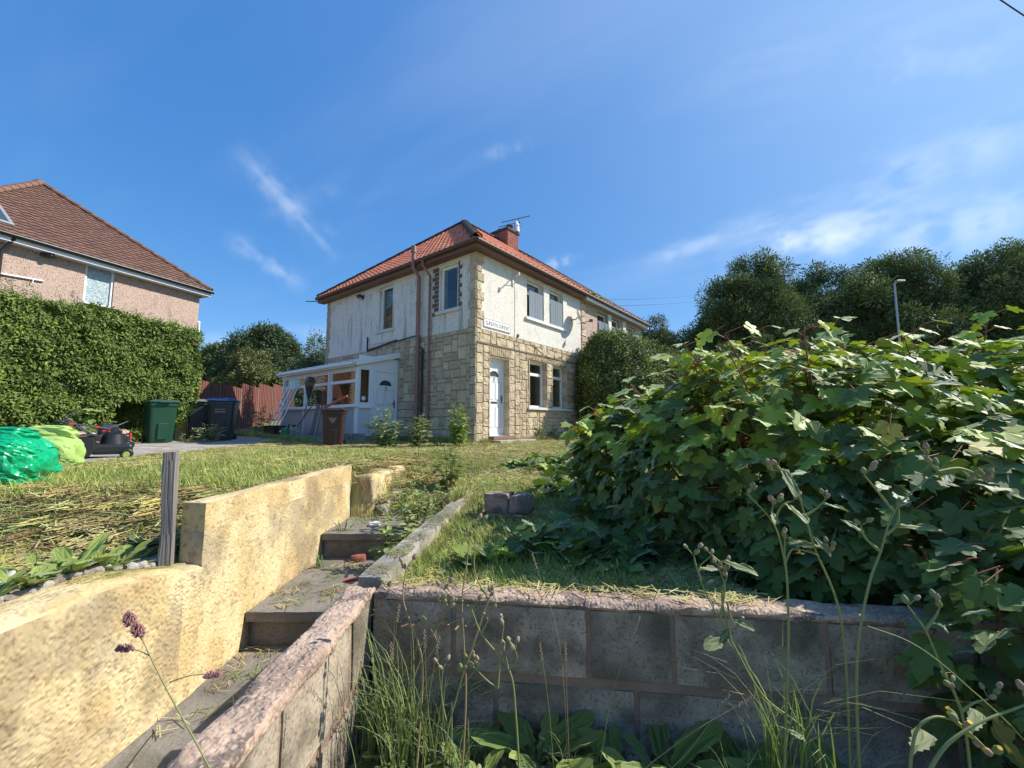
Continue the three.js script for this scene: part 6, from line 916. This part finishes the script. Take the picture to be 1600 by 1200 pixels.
function stemWeed(name, label, depth, stems, { cat = 'weed', mat: sm = stemGreen, r0 = 0.0035, heads = 'bud', leaves = 0, seed = 1, grp } = {}) {   // stems: polylines of photo pixels [u, v, head?]
  const first = stems[0].line[0], b = atDepth(first[0], first[1], depth), gy = groundHeight(b.x, b.z), root = [b.x, gy, b.z], t = thing(name, label, cat, root, 0, grp), r = rng(seed);
  const rel = (u, v, dz = 0) => atDepth(u, v, depth + dz).sub(V(...root));
  stems.forEach(({ line, w = 1, head, d = 0, top }, si) => {
    const pts = line.map(([u, v], i) => rel(u, v, d * i / Math.max(1, line.length - 1))); if (si === 0) pts.unshift(V(pts[0].x * 0.5, -0.01, pts[0].z)); 
    part('stem', tube(new THREE.CatmullRomCurve3(pts).getPoints(pts.length * 5), r0 * w, 5, r0 * w * 0.45), sm, t);
    const e = pts[pts.length - 1], k = head ?? heads;
    if (k === 'bud' || k === 'flower') { const n = 2 + Math.floor(r() * 3); for (let q = 0; q < n; q++) { const a = r() * 6.28, dir = V(Math.cos(a) * 0.7, 0.5 + 0.5 * r(), Math.sin(a) * 0.4), l = q ? 0.014 + 0.014 * r() : 0.003, c = e.clone().addScaledVector(dir, l); if (q) part('flower_stalk', tube([e, c], 0.0012, 4), sm, t); const hd = part('flower_head', new THREE.LatheGeometry([[0.0005, 0], [0.0045, 0.003], [0.0048, 0.008], [0.003, 0.013], [0.001, 0.0145]].map((z) => new THREE.Vector2(...z)), 8), r() < 0.5 ? headGreen : headDry, t); hd.position.copy(c); hd.quaternion.setFromUnitVectors(UP, dir.normalize()); hd.scale.setScalar(0.95 + 0.5 * r()); if (k === 'flower' && q < 3) { const f = part('petals', new THREE.ConeGeometry(0.004, 0.01, 7).rotateX(Math.PI), petal, t); f.position.copy(c).addScaledVector(dir, 0.016); f.quaternion.copy(hd.quaternion); } else if (r() < 0.35) { const f = part('seed_fluff', new THREE.IcosahedronGeometry(0.004, 1), fluff, t); f.position.copy(c).addScaledVector(dir, 0.012); } } }
    if (k === 'spike' || k === 'purple') { const dir = e.clone().sub(pts[pts.length - 2]).normalize(), n = k === 'purple' ? 26 : 16, L = k === 'purple' ? 0.022 : 0.05, g = []; for (let q = 0; q < n; q++) { const f = q / n, a = q * 2.4, o = V(Math.cos(a), 0.3, Math.sin(a)).multiplyScalar(k === 'purple' ? 0.007 * Math.sin(Math.PI * (0.15 + 0.8 * f)) : 0.0022), c = e.clone().addScaledVector(dir, f * L - L * 0.4).add(o); g.push(place(new THREE.ConeGeometry(k === 'purple' ? 0.0026 : 0.0013, k === 'purple' ? 0.010 : 0.009, 5), c.x, c.y, c.z, a, 0.5)); } part('seed_head', g, k === 'purple' ? purple : headDry, t); }
    for (let q = 0; q < leaves; q++) { const c = new THREE.CatmullRomCurve3(pts).getPoint(0.1 + 0.7 * (q + r()) / leaves), a = r() * 6.28, tip = V(Math.cos(a), 0.25, Math.sin(a) * 0.6), o = part('leaf', paint(docks[q % 2].clone(), vary([0.16, 0.21, 0.07], r, 0.2)), weedLeaf, t); o.position.copy(c); o.quaternion.copy(facing(V(0, 1, 0.3).add(ball(r).multiplyScalar(0.4)), tip)); o.scale.setScalar(0.05 + 0.05 * r()); }
  });
  return t;
}
const S = (line, o = {}) => ({ line, ...o });
stemWeed('cocksfoot_grass', 'purple-headed cocksfoot grass stem leaning before the yellow wall', 0.78, [S([[352, 1260], [322, 1190], [262, 1080], [232, 1020], [216, 985]], { head: 'purple', w: 0.8 }), S([[235, 1025], [215, 1016], [196, 1013]], { head: 'purple', w: 0.5 }), S([[222, 1000], [206, 978], [203, 968]], { head: 'purple', w: 0.4 }), S([[265, 1066], [300, 1055], [332, 1054]], { head: 'purple', w: 0.5 })], { seed: 601, r0: 0.0022, cat: 'grass stem' });
stemWeed('cocksfoot_grass', 'bent dry grass stem over the lower step', 0.95, [S([[180, 1230], [205, 1190], [232, 1155], [245, 1140]], { head: 'none' })], { seed: 602, r0: 0.002, mat: stemDry, cat: 'grass stem' });
const dried = 'dried sow thistles before the block wall';
stemWeed('sow_thistle', 'dried sow thistle with forked stalks before the joint of the block wall', 1.26, [S([[720, 1240], [728, 1080], [722, 936], [728, 890], [734, 838]]), S([[730, 1035], [758, 950], [762, 938], [742, 895], [745, 822]]), S([[724, 940], [706, 932], [694, 922]]), S([[734, 1020], [728, 1040], [722, 1050]]), S([[762, 938], [766, 932]])], { seed: 611, mat: stemDry, grp: dried });
stemWeed('sow_thistle', 'tall sow thistle with many pale buds before the grey blocks', 1.22, [S([[812, 1240], [806, 1120], [796, 1048], [752, 990], [737, 952]]), S([[778, 1075], [784, 1000], [787, 978]], { w: 0.8 }), S([[796, 1046], [808, 1030], [805, 1015]], { w: 0.7 }), S([[778, 1076], [760, 1062], [748, 1050]], { w: 0.7 }), S([[752, 990], [762, 968], [760, 964]], { w: 0.7 }), S([[794, 1042], [790, 1024]], { w: 0.6 })], { seed: 613, grp: dried });
stemWeed('sow_thistle', 'slender sow thistle rising at the corner of the block wall', 1.24, [S([[648, 1240], [660, 1040], [652, 1000], [630, 936], [634, 890]]), S([[630, 932], [616, 925], [604, 918]], { w: 0.7 }), S([[656, 1010], [676, 990], [694, 962], [686, 944]], { w: 0.7 }), S([[694, 962], [702, 950]], { w: 0.6 }), S([[660, 1040], [682, 1005], [672, 980]], { w: 0.7 })], { seed: 615, mat: stemDry, grp: dried });
stemWeed('sow_thistle', 'leaning sow thistle stalk with a single clustered head', 1.28, [S([[690, 1240], [700, 1140], [716, 1080], [730, 1030]]), S([[700, 1140], [690, 1085], [692, 1046]], { w: 0.7 }), S([[716, 1080], [740, 1050], [748, 1040]], { w: 0.7 })], { seed: 617, grp: dried });
const greenT = 'green sow thistles before the sycamore bush';
stemWeed('tall_weed', 'tall pale green sow thistle arching to yellow buds before the bush', 1.08, [S([[1345, 1240], [1340, 1020], [1360, 906], [1376, 862], [1397, 800], [1440, 756], [1466, 737]], { w: 0.95 }), S([[1466, 737], [1500, 732], [1530, 744], [1540, 752]], { head: 'flower' }), S([[1466, 737], [1452, 722], [1448, 712]]), S([[1466, 737], [1490, 745], [1515, 752]], { head: 'flower' }), S([[1397, 800], [1378, 776], [1350, 742]]), S([[1385, 836], [1402, 818], [1404, 795]]), S([[1376, 862], [1352, 840], [1345, 822]])], { seed: 621, r0: 0.0042, leaves: 1, grp: greenT });
stemWeed('tall_weed', 'green sow thistle with drooping bud cluster over the end of the block wall', 1.14, [S([[1330, 1240], [1312, 957], [1272, 853], [1256, 800], [1240, 752], [1214, 728]], { w: 0.9 }), S([[1240, 752], [1226, 735], [1205, 735]]), S([[1272, 853], [1290, 858], [1296, 862]]), S([[1258, 806], [1275, 795], [1290, 780]]), S([[1214, 728], [1222, 738], [1228, 746]])], { seed: 623, r0: 0.004, leaves: 1, grp: greenT });
stemWeed('tall_weed', 'wiry sow thistle bending back towards the dark bush', 1.2, [S([[1310, 1240], [1255, 1139], [1195, 1090], [1142, 1000], [1096, 910], [1092, 888], [1112, 868]], { w: 1 }), S([[1096, 905], [1088, 885], [1084, 868]]), S([[1142, 1000], [1128, 930], [1136, 900]]), S([[1136, 940], [1142, 965], [1150, 980]]), S([[1125, 970], [1132, 915], [1124, 890]]), S([[1112, 868], [1124, 878], [1132, 890]])], { seed: 625, r0: 0.0034, leaves: 1, grp: greenT });
stemWeed('tall_weed', 'sow thistle stalk with grey buds leaning over the shaded ground', 1.12, [S([[1226, 1240], [1232, 960], [1226, 876], [1208, 817], [1168, 772]], { w: 1.1 }), S([[1208, 817], [1206, 800], [1208, 790]]), S([[1208, 817], [1222, 790], [1240, 782]]), S([[1226, 880], [1238, 858], [1250, 862]]), S([[1226, 876], [1226, 842]])], { seed: 627, r0: 0.0036, leaves: 1, grp: greenT });
stemWeed('tall_weed', 'brownish forked weed stalk standing in the bush shadow', 1.0, [S([[1520, 1240], [1502, 1112], [1470, 1040], [1446, 985], [1418, 946]]), S([[1446, 985], [1462, 962], [1468, 950]]), S([[1500, 1105], [1490, 1080], [1486, 1075]]), S([[1502, 1112], [1522, 1098], [1545, 1092]])], { seed: 629, r0: 0.0036, grp: greenT });
stemWeed('arching_weed', 'thick bowed weed stem arching over at the shady end of the wall', 0.86, [S([[1424, 1260], [1424, 1180], [1436, 1135], [1462, 1120], [1494, 1128], [1508, 1140]], { head: 'flower', w: 0.9 }), S([[1494, 1128], [1520, 1150], [1550, 1180]], { head: 'flower' })], { seed: 631, r0: 0.004, leaves: 1 });
stemWeed('arching_weed', 'thick slanting weed stem rising out of the dark shade', 0.82, [S([[1440, 1250], [1470, 1175], [1520, 1135], [1610, 1098]], { head: 'bud', w: 1.2 })], { seed: 633, r0: 0.0036 });
stemWeed('wiry_grass', 'long pale grass stem slanting across the bush', 0.95, [S([[1640, 1215], [1500, 1062], [1425, 1005], [1355, 978]], { head: 'none' })], { seed: 635, r0: 0.002 });
{ // seeding grasses in front of the blocks, each its own plant
  const list = [[889, 1240, 873, 1000, 836, 878, 1.3], [930, 1240, 958, 1080, 995, 978, 1.3], [868, 1240, 858, 1110, 846, 1020, 1.32], [892, 1240, 886, 1100, 884, 1020, 1.3], [600, 1240, 606, 1080, 622, 960, 1.3], [690, 1240, 668, 1100, 664, 1000, 1.3], [628, 1240, 618, 1120, 612, 1020, 1.28], [655, 1240, 672, 1080, 684, 1010, 1.3], [1020, 1240, 1080, 1170, 1130, 1100, 1.1], [980, 1240, 1060, 1160, 1165, 1095, 1.05], [560, 1240, 540, 1140, 498, 1090, 1.0], [705, 1240, 690, 1090, 682, 1000, 1.3]];
  list.forEach(([a, b, c, d, e, f, z], i) => stemWeed('seeding_grass', 'thin seeding grass stem standing before the block wall', z, [S([[a, b], [c, d], [e, f]], { head: 'spike', w: 0.8 })], { seed: 640 + i, r0: 0.0016, mat: i % 3 ? stemGreen : stemDry, cat: 'grass stem', grp: 'seeding grasses before the block wall' }));
}
function grassClump(label, p, n, h, seed, tones, spread = 0.05, grp) {
  const t = thing('grass_clump', label, 'grass clump', p, 0, grp), r = rng(seed), g = [];
  for (let k = 0; k < n; k++) {
    const a = r() * 6.28, l = h * (0.5 + 0.6 * r()), lean = (0.12 + 0.4 * r()) * l, w = 0.0016 + 0.0014 * r(), bx = (r() - 0.5) * spread, bz = (r() - 0.5) * spread, pos = [], N = 5, c = Math.cos(a), s = Math.sin(a);
    const at_ = (f, e) => { const o = lean * f * f * f + lean * 0.3 * f, y = l * (f - 0.22 * f * f * f), ww = w * (1 - f * f) * e; return [bx + c * o - s * ww, y, bz + s * o + c * ww]; };
    for (let i = 0; i < N; i++) { const f0 = i / N, f1 = (i + 1) / N; pos.push(...at_(f0, -1), ...at_(f0, 1), ...at_(f1, 1), ...at_(f0, -1), ...at_(f1, 1), ...at_(f1, -1)); }
    const q = new THREE.BufferGeometry(); q.setAttribute('position', new THREE.Float32BufferAttribute(pos, 3)); q.setAttribute('uv', new THREE.Float32BufferAttribute(new Float32Array(pos.length / 3 * 2), 2)); q.computeVertexNormals(); g.push(paint(q, vary(tones[Math.floor(r() * tones.length)], r, 0.25)));
  }
  part('blades', g, weedLeaf, t).userData.kind = 'stuff'; return t;
}
const bladeTones = [[0.17, 0.24, 0.05], [0.22, 0.28, 0.07], [0.12, 0.19, 0.04]];
[[600, 1.40, 60, 0.50], [640, 1.36, 52, 0.44], [680, 1.34, 36, 0.34], [578, 1.40, 30, 0.36], [720, 1.30, 28, 0.22], [880, 1.32, 20, 0.18], [615, 1.30, 30, 0.40], [655, 1.42, 26, 0.3]].forEach(([u, d, n, h], i) => grassClump('clump of fine upright grass at the foot of the block wall', frontBase(u, d), n, h, 660 + i, bladeTones, 0.07, 'grass clumps at the foot of the block wall'));
[[1195, 1.24, 16, 0.50], [1225, 1.2, 20, 0.60], [1252, 1.2, 18, 0.56], [1300, 1.12, 14, 0.48], [1150, 1.2, 18, 0.24], [1215, 1.26, 14, 0.42]].forEach(([u, d, n, h], i) => grassClump('tall bright green grass clump by the shaded end of the block wall', frontBase(u, d), n, h, 670 + i, [[0.2, 0.3, 0.05], [0.25, 0.34, 0.07]], 0.06, 'bright grass clumps by the shaded end of the block wall'));
grassClump('dark spiky grass clump on the middle step beside the kerb wall', [-0.72, -0.46, -2.78], 60, 0.26, 681, bladeTones, 0.12); grassClump('tuft of grass on the middle step against the yellow wall', [-1.22, -0.46, -2.74], 18, 0.13, 682, bladeTones, 0.04);
// leafy weeds: at the foot of the side wall, on the upper path, by the bins
function leafyWeed(name, label, p, h, w, n, tones, seed, grp) {
  const t = thing(name, label, 'weed', p, 0, grp), r = rng(seed), g = [], st = [];
  const stems = 5 + Math.floor(w * 14);
  for (let s = 0; s < stems; s++) { const a = s * 2.4, f = Math.sqrt((s + 0.5) / stems), top = V(Math.cos(a) * w * f, h * (1 - 0.4 * f * f) * (0.75 + 0.35 * r()), Math.sin(a) * w * f * 0.8), foot = V(Math.cos(a) * w * f * 0.3, -0.02, Math.sin(a) * w * f * 0.3); st.push(tube([foot, foot.clone().lerp(top, 0.5).add(V(0, 0.05 * h, 0)), top], 0.006, 4, 0.0025)); for (let k = 0; k < n / stems; k++) { const c = foot.clone().lerp(top, 0.1 + 0.95 * Math.pow(r(), 0.8)), b = r() * 6.28, out = V(Math.cos(b), 0.3, Math.sin(b)), fat = 1 - 0.55 * c.y / h; g.push(paint((k % 2 ? oval : docks[0]).clone().applyMatrix4(matrix(c.x, c.y, c.z, facing(V(-out.x * 0.3, 1, -out.z * 0.3).add(ball(r).multiplyScalar(0.4)), out), (0.12 + 0.10 * r()) * fat * Math.min(1, h / 0.5))), vary(tones[Math.floor(r() * tones.length)], r, 0.3))); } }
  part('stems', st, stemGreen, t); part('leaves', g, weedLeaf, t).userData.kind = 'stuff'; return t;
}
const wt = [[0.18, 0.28, 0.045], [0.24, 0.33, 0.06], [0.29, 0.34, 0.09]];
const wallPoint = (s, out) => { const p = house.localToWorld(V(-out, 0, -s)); return [p.x, groundHeight(p.x, p.z), p.z]; };
leafyWeed('leafy_weed', 'bushy grey-green weed growing in front of the porch door', groundAt(600, 701), 0.86, 0.36, 460, wt, 701); leafyWeed('leafy_weed', 'seeding weed clump below the brown pipes', groundAt(655, 702), 0.80, 0.28, 340, [[0.24, 0.30, 0.07], [0.30, 0.33, 0.10]], 703);
leafyWeed('leafy_weed', 'tall bright green weed by the corner of the side wall', groundAt(716, 699), 1.0, 0.26, 520, [[0.30, 0.42, 0.045], [0.36, 0.46, 0.06], [0.22, 0.34, 0.04]], 705); leafyWeed('leafy_weed', 'low weed between the corner and the pipes', groundAt(686, 700), 0.3, 0.2, 60, wt, 707);
const frontPoint = (x, z) => { const p = house.localToWorld(V(x, 0, z)); return [p.x, groundHeight(p.x, p.z), p.z]; };
leafyWeed('leafy_weed', 'upright weed against the stone wall below the front window', frontPoint(2.75, 0.14), 0.62, 0.12, 60, [[0.16, 0.24, 0.05]], 709); leafyWeed('leafy_weed', 'small straggly weed under the window sill', frontPoint(3.4, 0.16), 0.5, 0.12, 40, wt, 711); leafyWeed('leafy_weed', 'dry weed tuft beside the front step', frontPoint(1.95, 0.3), 0.22, 0.2, 40, [[0.2, 0.17, 0.07]], 712); leafyWeed('leafy_weed', 'shaded weeds at the foot of the tall hedge', frontPoint(4.6, 0.4), 0.4, 0.4, 90, wt, 713);
{ let p = groundAt(328, 692); leafyWeed('leafy_weed', 'flowering weed clump in front of the grey bins', p, 0.5, 0.36, 130, [[0.2, 0.26, 0.06], [0.26, 0.29, 0.09]], 715); p = groundAt(295, 693); leafyWeed('leafy_weed', 'yellowing weeds at the foot of the timber gate post', p, 0.25, 0.3, 60, [[0.3, 0.3, 0.09]], 717); const q = yard(8.2, 1.9, 0.12); leafyWeed('leafy_weed', 'yellow-green shrub growing beside the end of the porch', [q.x, 0.1, q.z], 1.15, 0.5, 260, [[0.22, 0.30, 0.05], [0.28, 0.34, 0.07]], 719); const w = yard(9.2, 2.9, 0); leafyWeed('leafy_weed', 'low green weeds beyond the paving towards the fence', [w.x, groundHeight(w.x, w.z), w.z], 0.4, 0.9, 160, wt, 721); }
leafyWeed('path_weed', 'bushy dark green weed filling the kerb side of the middle step', [-0.70, -0.47, -2.72], 0.34, 0.17, 170, wt, 735); leafyWeed('path_weed', 'green weed mat creeping over the back of the upper step', [-0.9, -0.29, -3.4], 0.12, 0.28, 150, wt, 737); leafyWeed('path_weed', 'leafy weed against the yellow wall end above the upper step', [-1.15, -0.27, -3.55], 0.16, 0.14, 70, [[0.24, 0.32, 0.07]], 739); leafyWeed('path_weed', 'feathery green weed growing on the upper step by the kerb wall', [-0.70, -0.30, -3.05], 0.30, 0.14, 80, wt, 723); leafyWeed('path_weed', 'weed spreading over the overgrown path above the steps', [-0.66, -0.25, -3.55], 0.24, 0.2, 90, wt, 725); leafyWeed('path_weed', 'tall thin weed standing on the path towards the house', [-0.62, -0.17, -4.2], 0.42, 0.13, 80, wt, 727); leafyWeed('path_weed', 'weed patch in the middle of the overgrown path', [-0.95, -0.22, -3.85], 0.18, 0.2, 60, wt, 729); leafyWeed('path_weed', 'small pale weed on the upper step edge', [-1.18, -0.288, -3.0], 0.08, 0.08, 26, [[0.24, 0.32, 0.08]], 731);
leafyWeed('lawn_weed', 'dark weed growing against the brick lump', [-0.24, groundHeight(-0.24, -2.95), -2.95], 0.14, 0.1, 30, [[0.08, 0.14, 0.03]], 733);
renderer.render(scene, camera);
